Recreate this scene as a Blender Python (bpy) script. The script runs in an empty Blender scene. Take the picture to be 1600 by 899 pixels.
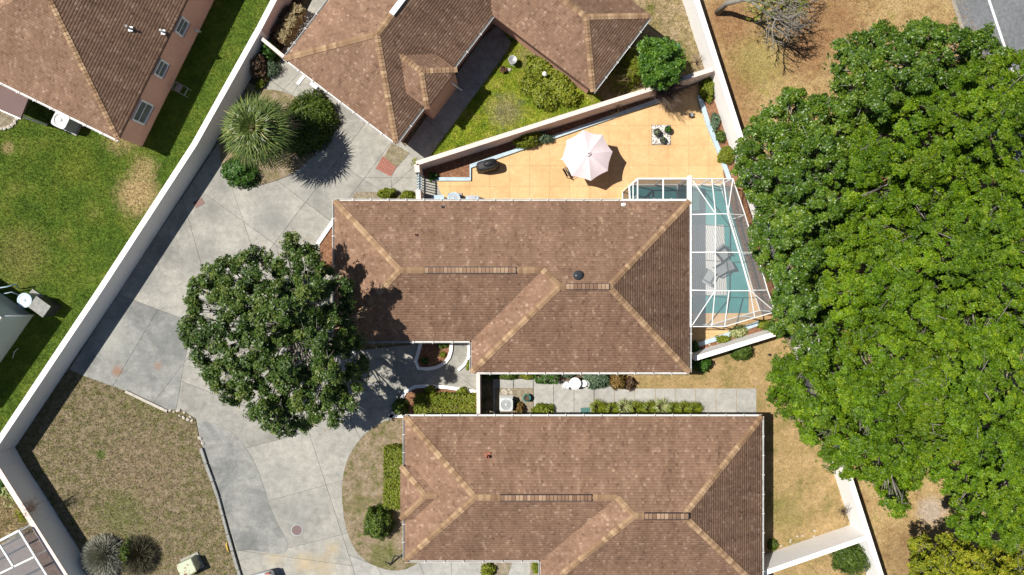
import bpy, bmesh, math, random
import numpy as np
from mathutils import Vector, Matrix
R = math.radians
rnd = random.Random(7)
nr = np.random.default_rng(11)
scene = bpy.context.scene
col = scene.collection
# ------------------------------------------------------------------ camera, sky, sun, exposure
H = 41.0            # height of the drone over the ground
F = 1066.0          # focal length in photo pixels (1600 wide)
S = F / H           # photo pixels per metre on the ground
cam_d = bpy.data.cameras.new('camera'); cam = bpy.data.objects.new('camera', cam_d); col.objects.link(cam)
cam.location = (0, 0, H); cam_d.sensor_width = 36; cam_d.lens = 36 * F / 1600; cam_d.clip_end = 1500
scene.camera = cam
SH = (0.59, -0.14)  # shadow offset per metre of height
elev = math.atan2(1, math.hypot(*SH)); azim = math.atan2(-SH[0], -SH[1])
world = bpy.data.worlds.new('World'); scene.world = world; world.use_nodes = True
wn = world.node_tree
sky = wn.nodes.new('ShaderNodeTexSky'); sky.sky_type = 'NISHITA'; sky.sun_disc = False
sky.sun_elevation = elev; sky.sun_rotation = azim; sky.air_density = 1.0; sky.dust_density = 0.3
bg = wn.nodes['Background']; bg.inputs[1].default_value = 0.055
wn.links.new(sky.outputs[0], bg.inputs[0])
sun_d = bpy.data.lights.new('sun', 'SUN'); sun_d.energy = 5.0; sun_d.angle = R(0.53); sun_d.color = (1.0, 0.955, 0.88)
sun = bpy.data.objects.new('sun', sun_d); col.objects.link(sun); sun.location = (-30, 10, 60)
sun.rotation_euler = Vector((SH[0], SH[1], -1)).to_track_quat('-Z', 'Y').to_euler()
scene.view_settings.view_transform = 'Standard'; scene.view_settings.look = 'None'
scene.view_settings.exposure = 0.45; scene.view_settings.gamma = 1

# ------------------------------------------------------------------ helpers
def P(x, y, h=0.0):
    k = (H - h) / F
    return Vector(((x - 800) * k, (450 - y) * k, h))
def PP(pts, h=0.0): return [P(x, y, h) for x, y in pts]
def inside(p, poly):
    x, y = p[0], p[1]; c = False; n = len(poly)
    for i in range(n):
        x0, y0 = poly[i][0], poly[i][1]; x1, y1 = poly[i-1][0], poly[i-1][1]
        if (y0 > y) != (y1 > y) and x < (x1-x0)*(y-y0)/(y1-y0)+x0: c = not c
    return c
def inside_np(pts, poly):
    x, y = pts[:, 0], pts[:, 1]; c = np.zeros(len(pts), bool); n = len(poly)
    for i in range(n):
        x0, y0 = poly[i][0], poly[i][1]; x1, y1 = poly[i-1][0], poly[i-1][1]
        if y0 == y1: continue
        c ^= ((y0 > y) != (y1 > y)) & (x < (x1-x0)*(y-y0)/(y1-y0)+x0)
    return c
def edge_dist(pts, poly):
    d = np.full(len(pts), 1e9)
    for i in range(len(poly)):
        a = np.array(poly[i][:2], float); b = np.array(poly[i-1][:2], float); ab = b-a
        t = np.clip(((pts-a)@ab)/max(ab@ab, 1e-9), 0, 1)
        d = np.minimum(d, np.linalg.norm(pts-(a+t[:, None]*ab), axis=1))
    return d
def smooth_poly(pts, it=2, closed=True):
    for _ in range(it):
        o = []; n = len(pts)
        for i in range(n if closed else n-1):
            a, b = pts[i], pts[(i+1) % n]
            o += [(a[0]*.75+b[0]*.25, a[1]*.75+b[1]*.25), (a[0]*.25+b[0]*.75, a[1]*.25+b[1]*.75)]
        if not closed: o = [pts[0]]+o+[pts[-1]]
        pts = o
    return pts
def wloc(o):
    v = Vector((0, 0, 0))
    while o is not None: v += o.location; o = o.parent
    return v
def tag(o, label=None, cat=None, group=None, kind=None):
    if label: o['label'] = label
    if cat: o['category'] = cat
    if group: o['group'] = group
    if kind: o['kind'] = kind
    return o
def thing(name, loc, label, cat, group=None):
    o = bpy.data.objects.new(name, None); col.objects.link(o); o.location = loc; o.empty_display_size = .2
    return tag(o, label, cat, group)
def link(name, me, mat=None, parent=None, loc=None):
    o = bpy.data.objects.new(name, me); col.objects.link(o)
    if mat is not None and not me.materials: me.materials.append(M[mat] if isinstance(mat, str) else mat)
    if parent is not None: o.parent = parent
    if loc is not None: o.location = loc
    return o
def np_mesh(name, verts, faces, tint=None, smooth=False):
    """verts (N,3); faces (M,k) array of equal length"""
    verts = np.asarray(verts, np.float32); faces = np.asarray(faces, np.int32)
    me = bpy.data.meshes.new(name); m, k = faces.shape
    me.vertices.add(len(verts)); me.vertices.foreach_set('co', verts.ravel())
    me.loops.add(m*k); me.loops.foreach_set('vertex_index', faces.ravel())
    me.polygons.add(m); me.polygons.foreach_set('loop_start', np.arange(0, m*k, k, dtype=np.int32))
    me.polygons.foreach_set('loop_total', np.full(m, k, np.int32))
    if tint is not None:
        a = me.attributes.new('tint', 'FLOAT', 'FACE'); a.data.foreach_set('value', np.asarray(tint, np.float32))
    me.update(calc_edges=True)
    if smooth: me.polygons.foreach_set('use_smooth', np.ones(m, bool))
    return me
class MB:
    """collects shapes in world (or local) space and links them as one mesh object"""
    def __init__(s): s.v = []; s.f = []; s.t = []; s.sm = []
    def add(s, vs, fs, tint=.5, sm=False):
        o = len(s.v); s.v += [tuple(v) for v in vs]; s.f += [tuple(i+o for i in f) for f in fs]
        s.t += [tint]*len(fs); s.sm += [sm]*len(fs); return s
    def prism(s, poly, z0, z1, tint=.5):
        n = len(poly)
        a = sum(poly[i][0]*poly[(i+1) % n][1]-poly[(i+1) % n][0]*poly[i][1] for i in range(n))
        if a < 0: poly = poly[::-1]
        vs = [(p[0], p[1], z0) for p in poly]+[(p[0], p[1], z1) for p in poly]
        fs = [tuple(range(n, 2*n)), tuple(range(n-1, -1, -1))]+[(i, (i+1) % n, n+(i+1) % n, n+i) for i in range(n)]
        return s.add(vs, fs, tint)
    def sheet(s, poly, z, tint=.5):
        n = len(poly)
        a = sum(poly[i][0]*poly[(i+1) % n][1]-poly[(i+1) % n][0]*poly[i][1] for i in range(n))
        if a < 0: poly = poly[::-1]
        return s.add([(p[0], p[1], z) for p in poly], [tuple(range(n))], tint)
    def box(s, c, size, rz=0, tint=.5, bev=0):
        cx, cy, cz = c; a, b, d = size[0]/2, size[1]/2, size[2]/2
        ca, sa = math.cos(rz), math.sin(rz)
        if bev:
            pl = [(-a+bev, -b), (a-bev, -b), (a, -b+bev), (a, b-bev), (a-bev, b), (-a+bev, b), (-a, b-bev), (-a, -b+bev)]
        else: pl = [(-a, -b), (a, -b), (a, b), (-a, b)]
        w = [(cx+x*ca-y*sa, cy+x*sa+y*ca) for x, y in pl]
        if not bev: return s.prism(w, cz-d, cz+d, tint)
        n = len(w); q = [(cx+(x-cx)*(1-bev/max(a, b)), cy+(y-cy)*(1-bev/max(a, b))) for x, y in w]
        vs = [(x, y, cz-d) for x, y in w]+[(x, y, cz+d-bev) for x, y in w]+[(x, y, cz+d) for x, y in q]
        fs = [tuple(range(2*n, 3*n)), tuple(range(n-1, -1, -1))]
        for k in (0, n): fs += [(k+i, k+(i+1) % n, k+n+(i+1) % n, k+n+i) for i in range(n)]
        return s.add(vs, fs, tint)
    def beam(s, p, q, w, d, tint=.5):
        """rectangular bar from p to q, w wide (horizontal), d deep (down)"""
        p, q = Vector(p), Vector(q); t = (q-p).normalized()
        up = Vector((0, 0, 1)) if abs(t.z) < .95 else Vector((0, 1, 0))
        sd = t.cross(up).normalized()*w/2; u = sd.cross(t).normalized()*d/2
        vs = [e+a*sd+b*u for e in (p, q) for a, b in ((-1, -1), (1, -1), (1, 1), (-1, 1))]
        return s.add(vs, [(3, 2, 1, 0), (4, 5, 6, 7)]+[(i, (i+1) % 4, 4+(i+1) % 4, 4+i) for i in range(4)], tint)
    def path(s, pts, rad, n=6, tint=.5, cap=True):
        """tapered tube through pts with radii rad"""
        pts = [Vector(p) for p in pts]; m = len(pts); vs = []; ref = Vector((.31, .77, .2))
        for i, p in enumerate(pts):
            t = (pts[min(i+1, m-1)]-pts[max(i-1, 0)])
            t = t.normalized() if t.length > 1e-6 else Vector((0, 0, 1))
            a = t.cross(ref); a = a.normalized() if a.length > 1e-3 else Vector((1, 0, 0)); b = t.cross(a)
            r = rad[i] if isinstance(rad, (list, tuple)) else rad
            vs += [p+r*(math.cos(2*math.pi*k/n)*a+math.sin(2*math.pi*k/n)*b) for k in range(n)]
        fs = [(i*n+k, i*n+(k+1) % n, (i+1)*n+(k+1) % n, (i+1)*n+k) for i in range(m-1) for k in range(n)]
        s.add(vs, fs, tint, True)
        if cap: o = len(s.v)-m*n; s.f += [tuple(o+k for k in range(n-1, -1, -1)), tuple(o+(m-1)*n+k for k in range(n))]; s.t += [tint]*2; s.sm += [False]*2
        return s
    def lathe(s, c, prof, n=20, tint=.5, sx=1, sy=1, rz=0):
        vs = []; ca, sa = math.cos(rz), math.sin(rz)
        for r, z in prof:
            for k in range(n):
                x, y = sx*r*math.cos(2*math.pi*k/n), sy*r*math.sin(2*math.pi*k/n)
                vs.append((c[0]+x*ca-y*sa, c[1]+x*sa+y*ca, c[2]+z))
        m = len(prof)
        fs = [(i*n+k, i*n+(k+1) % n, (i+1)*n+(k+1) % n, (i+1)*n+k) for i in range(m-1) for k in range(n)]
        fs += [tuple(range(n-1, -1, -1)), tuple((m-1)*n+k for k in range(n))]
        return s.add(vs, fs, tint, False)
    def ring(s, c, r0, r1, z0, z1, n=24, tint=.5):
        vs = []
        for r, z in ((r0, z0), (r1, z0), (r1, z1), (r0, z1)):
            vs += [(c[0]+r*math.cos(2*math.pi*k/n), c[1]+r*math.sin(2*math.pi*k/n), c[2]+z) for k in range(n)]
        fs = [(i*n+k, i*n+(k+1) % n, ((i+1) % 4)*n+(k+1) % n, ((i+1) % 4)*n+k) for i in range(4) for k in range(n)]
        return s.add(vs, fs, tint)
    def build(s, name, mat, parent=None, local=False):
        me = bpy.data.meshes.new(name)
        off = Vector((0, 0, 0)) if (local or parent is None) else wloc(parent)
        me.from_pydata([(v[0]-off.x, v[1]-off.y, v[2]-off.z) for v in s.v], [], s.f)
        a = me.attributes.new('tint', 'FLOAT', 'FACE'); a.data.foreach_set('value', np.array(s.t, np.float32))
        if any(s.sm): me.polygons.foreach_set('use_smooth', np.array(s.sm, bool))
        me.update()
        return link(name, me, mat, parent)

# ------------------------------------------------------------------ materials
M = {}
def srgb(r, g, b):
    f = lambda c: (c/255)/12.92 if c/255 <= .04045 else ((c/255+.055)/1.055)**2.4
    return (f(r), f(g), f(b), 1)
class NT:
    def __init__(s, name):
        m = bpy.data.materials.new(name); m.use_nodes = True; M[name] = m; s.m = m; s.t = m.node_tree
        s.b = s.t.nodes['Principled BSDF']; s.out = s.t.nodes['Material Output']
        s.pos = s.n('ShaderNodeNewGeometry').outputs['Position']
    def n(s, k, **kw):
        x = s.t.nodes.new(k)
        for a, v in kw.items(): setattr(x, a, v)
        return x
    def l(s, a, b): s.t.links.new(a, b)
    def set(s, sock, v):
        if isinstance(v, bpy.types.NodeSocket): s.l(v, sock)
        elif isinstance(v, (tuple, list)) and len(v) == 3 and sock.type == 'RGBA': sock.default_value = (*v, 1)
        else: sock.default_value = v
    def noise(s, scale, detail=4, rough=.6, vec=None, dist=0):
        x = s.n('ShaderNodeTexNoise'); x.inputs['Scale'].default_value = scale; x.inputs['Detail'].default_value = detail
        x.inputs['Roughness'].default_value = rough; x.inputs['Distortion'].default_value = dist
        s.l(vec or s.pos, x.inputs['Vector']); return x.outputs[0]
    def ramp(s, fac, stops, interp='LINEAR'):
        x = s.n('ShaderNodeValToRGB'); x.color_ramp.interpolation = interp; e = x.color_ramp.elements
        while len(e) < len(stops): e.new(.5)
        for el, (p, c) in zip(e, stops): el.position = p; el.color = c if len(c) == 4 else (*c, 1)
        s.l(fac, x.inputs[0]); return x.outputs[0]
    def rng(s, fac, a, b, c, d):
        x = s.n('ShaderNodeMapRange'); x.inputs[1].default_value = a; x.inputs[2].default_value = b
        x.inputs[3].default_value = c; x.inputs[4].default_value = d; s.set(x.inputs[0], fac); return x.outputs[0]
    def math(s, op, a, b=0.0):
        x = s.n('ShaderNodeMath', operation=op); s.set(x.inputs[0], a); s.set(x.inputs[1], b); return x.outputs[0]
    def mix(s, fac, a, b, mode='MIX'):
        x = s.n('ShaderNodeMix', data_type='RGBA', blend_type=mode)
        s.set(x.inputs['Factor'], fac); s.set(x.inputs['A'], a); s.set(x.inputs['B'], b); return x.outputs['Result']
    def mul(s, a, f):
        c = s.n('ShaderNodeCombineColor')
        for i in range(3): s.set(c.inputs[i], f)
        return s.mix(1.0, a, c.outputs[0], 'MULTIPLY')
    def attr(s, name='tint'):
        x = s.n('ShaderNodeAttribute', attribute_name=name); return x.outputs['Fac']
    def rand(s): return s.n('ShaderNodeObjectInfo').outputs['Random']
    def blob(s, px, py, r, wob=.5, soft=.45, scale=2.2):
        """mask of an irregular patch on the ground round photo point px,py of radius r metres"""
        x = s.n('ShaderNodeVectorMath', operation='DISTANCE'); s.l(s.pos, x.inputs[0]); x.inputs[1].default_value = P(px, py)
        d = s.math('ADD', x.outputs['Value'], s.math('MULTIPLY', s.math('SUBTRACT', s.noise(scale, 8, .75), .5), wob*4*r*.8))
        return s.rng(d, r*(1-soft), r*(1+soft), 1, 0)
    def bump(s, h, strength=.3, dist=.02):
        x = s.n('ShaderNodeBump'); x.inputs['Strength'].default_value = strength; x.inputs['Distance'].default_value = dist
        s.l(h, x.inputs['Height']); s.l(x.outputs[0], s.b.inputs['Normal'])
    def fin(s, color, rough=.8, spec=.3, metal=0):
        s.set(s.b.inputs['Base Color'], color); s.set(s.b.inputs['Roughness'], rough)
        s.b.inputs['Specular IOR Level'].default_value = spec; s.b.inputs['Metallic'].default_value = metal; return s.m
def paint(name, c, rough=.6, var=.12, scale=3, spec=.3, metal=0, speck=0, bump=0):
    t = NT(name); n = t.noise(scale, 5, .65)
    f = t.rng(n, .3, .7, 1-var, 1+var*.6); cc = t.mul(c, f)
    if speck: cc = t.mul(cc, t.rng(t.noise(scale*14, 2), .35, .65, 1-speck, 1+speck))
    if bump: t.bump(t.noise(scale*20, 3), bump, .01)
    t.fin(cc, rough, spec, metal); return t
# painted things
paint('white_paint', (.80, .79, .77), .55, .08, .8)
paint('white_metal', (.82, .82, .81), .35, .05, 1.5)
paint('gutter_white', (.58, .57, .55), .4, .16, 2.2)
paint('pink_stucco', (.66, .37, .28), .85, .10, .7, speck=.05, bump=.1)
paint('pink_pale', (.66, .54, .49), .85, .12, .8, speck=.06, bump=.1)
paint('green_grey', (.42, .47, .43), .7, .06, .6)
paint('dark_metal', (.03, .03, .035), .45, .2, 4)
paint('black_cloth', (.014, .014, .016), .55, .3, 5)
paint('grey_metal', (.34, .35, .36), .45, .15, 4, metal=.3)
paint('bluegrey_paint', (.40, .50, .56), .6, .18, 3, speck=.08)
paint('pale_plastic', (.50, .52, .52), .5, .08, 5)
paint('teal_floor', (.045, .23, .22), .55, .22, 1.2, speck=.12)
paint('teal_pot', (.03, .25, .24), .3, .2, 6)
paint('green_mat', (.07, .16, .14), .9, .2, 5)
paint('brown_roof', (.15, .095, .085), .8, .1, .8)
paint('dark_glass', (.03, .035, .04), .12, .2, 1, spec=.6)
paint('pane_grey', (.14, .15, .14), .15, .25, 1.5, spec=.6)
paint('umbrella_cloth', (.66, .55, .55), .8, .06, 2)
paint('car_paint', (.62, .65, .70), .22, .04, 1, spec=.6)
paint('tyre', (.02, .02, .02), .8, .2, 6)
paint('silver', (.6, .6, .6), .3, .08, 3, metal=.8)
paint('pale_stone', (.44, .40, .34), .85, .25, 6, speck=.2, bump=.3)
paint('white_pebble', (.66, .62, .57), .8, .3, 9, speck=.2)
paint('timber_grey', (.26, .26, .24), .85, .3, 5, speck=.2)
paint('copper_pipe', (.22, .09, .07), .6, .3, 6)
paint('terracotta', (.30, .11, .07), .75, .3, 8)
paint('yellow_leaf', (.55, .36, .06), .7, .2, 9)
paint('red_paver', (.36, .15, .11), .85, .3, 9, speck=.2)
paint('cage_floor', (.17, .12, .10), .9, .35, 4, speck=.2)
paint('patio_joint', (.30, .18, .09), .95, .3, 3)
paint('grout', (.12, .10, .085), .9, .2, 4)
paint('teal_plastic', (.06, .28, .24), .5, .15, 6)
paint('light_blue', (.36, .47, .54), .5, .12, 3)
paint('joint_dark', (.17, .165, .145), .95, .3, 2)
paint('asphalt', (.155, .16, .165), .9, .16, .35, speck=.16)
paint('road_line', (.72, .72, .70), .7, .1, 3)
paint('rug_grey', (.40, .40, .38), .9, .1, 3)
paint('cushion_grey', (.24, .25, .255), .9, .15, 4)
paint('driftwood', (.30, .26, .23), .9, .3, 6, speck=.2)
paint('asphalt_edge', (.30, .27, .22), .9, .2, 3)
# concrete
def concrete(name, base, dark, amt, seed, stains=()):
    t = NT(name)
    mp = t.n('ShaderNodeVectorMath', operation='ADD'); t.l(t.pos, mp.inputs[0]); mp.inputs[1].default_value = (seed*3.7, seed*1.9, 0); w = mp.outputs[0]
    big = t.noise(.42, 8, .72, w, .6); mid = t.noise(2.2, 8, .75, w, .3); fine = t.noise(20, 4, .75, w)
    c = t.mix(t.rng(big, .40, .66, 0, amt), base, dark)
    c = t.mul(c, t.rng(mid, .28, .72, .72, 1.22)); c = t.mul(c, t.rng(fine, .28, .72, .80, 1.18))
    st = t.rng(t.noise(1.1, 10, .8, w, 1.6), .58, .72, 0, .55)      # mildew blotches
    c = t.mix(st, c, (dark[0]*.62, dark[1]*.64, dark[2]*.66))
    mpn = t.n('ShaderNodeMapping'); t.l(w, mpn.inputs[0]); mpn.inputs['Rotation'].default_value = (0, 0, R(55)); mpn.inputs['Scale'].default_value = (.35, 3.2, 1)
    c = t.mix(t.rng(t.noise(1.0, 6, .7, mpn.outputs[0]), .52, .70, 0, .30), c, (dark[0]*.8, dark[1]*.8, dark[2]*.8))   # run-off and tyre streaks
    c = t.mix(t.rng(t.noise(1.6, 6, .7, w, .5), .60, .72, 0, .35), c, (base[0]*1.22, base[1]*1.2, base[2]*1.12))      # bleached spots
    for px, py, r, cc, a in stains: c = t.mix(t.math('MULTIPLY', t.blob(px, py, r, .9, .7, 3), a), c, cc)
    c = t.mul(c, t.rng(t.rand(), 0, 1, .96, 1.03))
    t.bump(fine, .2, .01); t.fin(c, .9, .2)
RUST = (.26, .13, .07); OCH = (.40, .30, .16)
DS = [(475, 880, .5, OCH, .6), (520, 858, .35, OCH, .5), (505, 884, .6, OCH, .45), (430, 868, .5, OCH, .4), (330, 330, .7, (.17, .165, .15), .6), (305, 400, 1.0, (.19, .185, .17), .55), (425, 345, .9, (.19, .19, .18), .6), (230, 440, .7, (.17, .17, .165), .6), (395, 770, 1.2, (.2, .2, .195), .6), (465, 800, .9, (.22, .22, .21), .4), (255, 395, .8, (.13, .13, .125), .6), (285, 350, .6, (.14, .14, .13), .55), (345, 290, .6, (.15, .15, .14), .5), (490, 300, .8, (.2, .2, .19), .45), (440, 740, .7, (.2, .2, .19), .35)]
concrete('concrete_pale', (.35, .337, .295), (.24, .233, .21), .75, 1, DS)
concrete('concrete_mid', (.33, .318, .28), (.215, .21, .19), .85, 2, DS)
concrete('concrete_stained', (.29, .287, .262), (.155, .16, .155), .9, 3, [(183, 580, .26, RUST, .75), (247, 572, .2, RUST, .55), (228, 480, .9, (.09, .095, .1), .5), (270, 530, 1.0, (.12, .125, .13), .5), (175, 530, .8, (.33, .33, .29), .5), (385, 850, .7, (.10, .105, .105), .6), (410, 800, .8, (.12, .125, .125), .5)])
concrete('concrete_light', (.37, .36, .33), (.28, .27, .25), .6, 4)
# patio
t = NT('patio_orange'); a = t.noise(.6, 6, .7); b = t.noise(12, 3)
c = t.mix(t.rng(a, .38, .66, 0, 1), (.61, .405, .205), (.53, .33, .15))
c = t.mix(t.rng(t.noise(1.9, 6, .75, None, 1), .6, .75, 0, .5), c, (.47, .29, .13)); c = t.mul(c, t.rng(b, .3, .7, .90, 1.08)); c = t.mul(c, t.rng(t.noise(3.5, 7, .75), .3, .7, .88, 1.10))
c = t.mul(c, t.rng(t.rand(), 0, 1, .95, 1.04)); t.fin(c, .8, .25)
# soils
def soil(name, stops, s1, s2, sp=.35):
    t = NT(name); c = t.ramp(t.noise(s1, 6, .7), stops); c = t.mul(c, t.rng(t.noise(s2, 4, .75), .3, .7, 1-sp, 1+sp))
    t.bump(t.noise(s2, 4, .7), .6, .04); t.fin(c, .95, .1); return t
soil('mulch', [(.3, (.11, .058, .034)), (.5, (.21, .105, .058)), (.7, (.32, .185, .11))], 7, 30, .5)
soil('dark_soil', [(.3, (.05, .035, .025)), (.7, (.13, .09, .06))], 3, 22, .4)
soil('bed_gravel', [(.3, (.14, .115, .08)), (.5, (.24, .20, .14)), (.7, (.34, .30, .23))], 4, 26, .4)
# grasses: one colour field by place; the blades carry the same field with a tint of their own
def grass(name, stops, scale, patches=(), fine=9, lo=.72, hi=1.28, fleck=None):
    for blades in (False, True):
        t = NT(name+('_blades' if blades else ''))
        c = t.ramp(t.noise(scale, 6, .68), stops)
        for px, py, r, cc, amt, wob in patches:
            c = t.mix(t.math('MULTIPLY', t.blob(px, py, r, wob), amt), c, cc)
        if fleck: c = t.mix(t.rng(t.noise(4.2, 5, .7, None, .6), .57, .66, 0, .75), c, fleck)
        c = t.mul(c, t.rng(t.noise(fine*.4, 5, .8), .3, .7, lo, hi)); c = t.mul(c, t.rng(t.noise(fine*2, 4, .8), .28, .72, .60, 1.42))
        if blades: c = t.mul(c, t.rng(t.attr(), 0, 1, .55, 1.6))
        else: t.bump(t.noise(fine*2.5, 4, .75), .8, .05)
        t.fin(c, .85, .15)
GRN = [(.32, (.045, .082, .009)), (.45, (.066, .112, .011)), (.58, (.098, .135, .016)), (.74, (.15, .155, .035))]
STRAW = (.36, .26, .13)
grass('lawn', GRN, .55, [(215, 305, 1.15, STRAW, .9, .7), (225, 265, .7, STRAW, .7, .8), (30, 400, 1.6, (.22, .19, .06), .45, .8), (190, 215, .9, STRAW, .6, .8), (12, 232, .35, STRAW, .6, .5), (120, 260, 1.2, (.15, .17, .02), .35, .8)])
DRY = [(.34, (.11, .108, .035)), (.45, (.155, .132, .066)), (.55, (.20, .158, .096)), (.68, (.25, .20, .132))]
grass('dry_yard', DRY, 2.3, [(158, 711, .28, (.06, .11, .012), .9, .5), (220, 740, 2.2, (.23, .165, .11), .45, .8), (245, 600, 1.8, (.10, .115, .02), .5, .9), (190, 800, 1.3, (.085, .11, .02), .45, .9)], 7, fleck=(.085, .115, .02))
SIDE = [(.30, (.17, .15, .05)), (.45, (.29, .21, .09)), (.60, (.36, .25, .12)), (.75, (.38, .28, .16))]
grass('strip_soil', [(.34, (.10, .105, .03)), (.44, (.19, .155, .085)), (.55, (.25, .19, .125)), (.68, (.31, .25, .18))], 2.0, [(600, 870, .8, (.09, .11, .02), .6, .9), (560, 790, .7, (.12, .12, .03), .4, .9)], 9, fleck=(.09, .11, .025))
grass('side_yard', SIDE, .8, [(1225, 800, 1.2, (.16, .155, .04), .5, .9)], 9)
grass('courtyard', [(.36, (.09, .155, .012)), (.48, (.19, .24, .018)), (.60, (.26, .27, .035)), (.75, (.30, .24, .12))], 1.1, [(790, 175, .9, (.28, .22, .14), .6, .9), (830, 90, .7, (.26, .2, .12), .5, .8)], 7)
BR = (.235, .125, .06)
grass('roadside', [(.34, (.24, .15, .065)), (.45, (.34, .235, .105)), (.56, (.38, .27, .13)), (.68, (.29, .24, .075))], .9,
      [(1135, 40, 1.7, BR, .8, .6), (1150, 130, 1.3, BR, .8, .6), (1290, 35, 2.3, BR, .75, .7), (1255, 85, 1.4, BR, .7, .7), (1185, 100, 1.5, (.24, .21, .06), .6, .8), (1165, 195, 1.2, BR, .6, .7), (1455, 800, .8, (.36, .30, .25), .8, .5), (1420, 870, 1.8, (.19, .12, .06), .6, .8), (1345, 790, .6, BR, .5, .8), (1560, 300, 9, BR, .7, .5)], 8)
grass('north_yard', [(.30, (.12, .13, .025)), (.45, (.24, .19, .09)), (.6, (.33, .25, .15)), (.75, (.37, .30, .20))], 1.0, [], 7)
# shingles
t = NT('shingle')
tt = t.attr(); a = t.noise(.45, 5, .65)
c = t.ramp(tt, [(0, (.140, .082, .054)), (.35, (.207, .123, .081)), (.62, (.237, .144, .096)), (.82, (.285, .183, .126)), (1, (.35, .24, .168))])
c = t.mul(c, t.rng(a, .3, .7, .80, 1.16)); c = t.mul(c, t.rng(t.noise(1.6, 7, .75), .3, .7, .88, 1.10)); c = t.mul(c, t.rng(t.noise(28, 3, .7), .3, .7, .86, 1.14)); t.bump(t.noise(60, 2), .25, .01); t.fin(c, .93, .15)
t = NT('ridge_shingle')
c = t.ramp(t.rand(), [(0, (.19, .115, .066)), (.4, (.255, .162, .094)), (.75, (.30, .195, .115)), (1, (.38, .26, .155))])
c = t.mul(c, t.rng(t.noise(25, 3, .7), .3, .7, .85, 1.15)); t.fin(c, .9, .15)
paint('roof_deck', (.12, .075, .055), .9, .2, 2)
# leaves
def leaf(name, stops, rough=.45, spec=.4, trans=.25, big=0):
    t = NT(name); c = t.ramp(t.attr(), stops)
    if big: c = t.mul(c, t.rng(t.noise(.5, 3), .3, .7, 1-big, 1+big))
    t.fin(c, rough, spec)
    if trans:
        tr = t.n('ShaderNodeBsdfTranslucent'); t.l(t.mix(1.0, c, (1.25, 1.3, .6), 'MULTIPLY'), tr.inputs[0])
        mx = t.n('ShaderNodeMixShader'); mx.inputs[0].default_value = trans
        t.l(t.b.outputs[0], mx.inputs[1]); t.l(tr.outputs[0], mx.inputs[2]); t.l(mx.outputs[0], t.out.inputs[0])
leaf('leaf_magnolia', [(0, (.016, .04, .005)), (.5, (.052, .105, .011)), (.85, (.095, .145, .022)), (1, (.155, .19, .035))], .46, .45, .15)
leaf('leaf_glossy', [(0, (.024, .06, .005)), (.5, (.068, .138, .008)), (.85, (.12, .205, .011)), (1, (.19, .25, .022))], .43, .5, .18, .15)
leaf('leaf_oak', [(0, (.034, .08, .004)), (.5, (.098, .185, .005)), (.85, (.155, .25, .007)), (1, (.235, .305, .015))], .48, .3, .30, .28)
leaf('leaf_yellow', [(0, (.08, .12, .008)), (.5, (.20, .23, .012)), (1, (.37, .35, .025))], .55, .2, .25)
leaf('leaf_shrub', [(0, (.03, .06, .008)), (.5, (.07, .12, .014)), (1, (.15, .20, .03))], .45, .3, .2)
leaf('leaf_lime', [(0, (.08, .12, .01)), (.5, (.16, .20, .015)), (1, (.28, .30, .03))], .5, .3, .25)
leaf('leaf_green', [(0, (.02, .055, .008)), (.5, (.045, .12, .012)), (1, (.09, .19, .02))], .4, .35, .2)
leaf('leaf_citrus', [(0, (.03, .085, .008)), (.5, (.075, .17, .014)), (1, (.16, .27, .03))], .42, .35, .25)
leaf('leaf_red', [(0, (.05, .03, .02)), (.5, (.11, .06, .035)), (1, (.19, .13, .06))], .5, .3, .15)
leaf('leaf_orange', [(0, (.08, .09, .015)), (.5, (.19, .12, .03)), (1, (.33, .18, .06))], .5, .3, .2)
leaf('leaf_silver', [(0, (.18, .18, .14)), (.5, (.33, .33, .28)), (1, (.52, .51, .44))], .7, .2, .1)
leaf('leaf_variegated', [(0, (.10, .15, .03)), (.5, (.25, .29, .09)), (1, (.50, .48, .28))], .5, .3, .15)
leaf('leaf_blue', [(0, (.05, .09, .05)), (.5, (.10, .16, .09)), (1, (.20, .27, .16))], .5, .3, .15)
leaf('leaf_brush_shaded', [(0, (.05, .045, .032)), (.5, (.10, .09, .06)), (1, (.18, .17, .10))], .7, .2, .1)  # brown foliage with the shadow lying on it mixed into the colour
leaf('leaf_tan', [(0, (.17, .13, .07)), (.5, (.30, .23, .12)), (1, (.42, .34, .19))], .7, .2, .15)
leaf('palm_leaf', [(0, (.04, .075, .018)), (.4, (.10, .15, .035)), (.8, (.21, .24, .065)), (1, (.40, .36, .15))], .4, .4, .15)
leaf('palm_dead', [(0, (.13, .10, .06)), (1, (.30, .24, .16))], .8, .1, .1)
paint('bark', (.16, .12, .095), .95, .3, 8, speck=.3, bump=.5)
paint('bark_oak', (.22, .20, .17), .95, .3, 7, speck=.25, bump=.5)
paint('bark_pale', (.38, .35, .31), .95, .3, 7, speck=.25, bump=.5)
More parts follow.
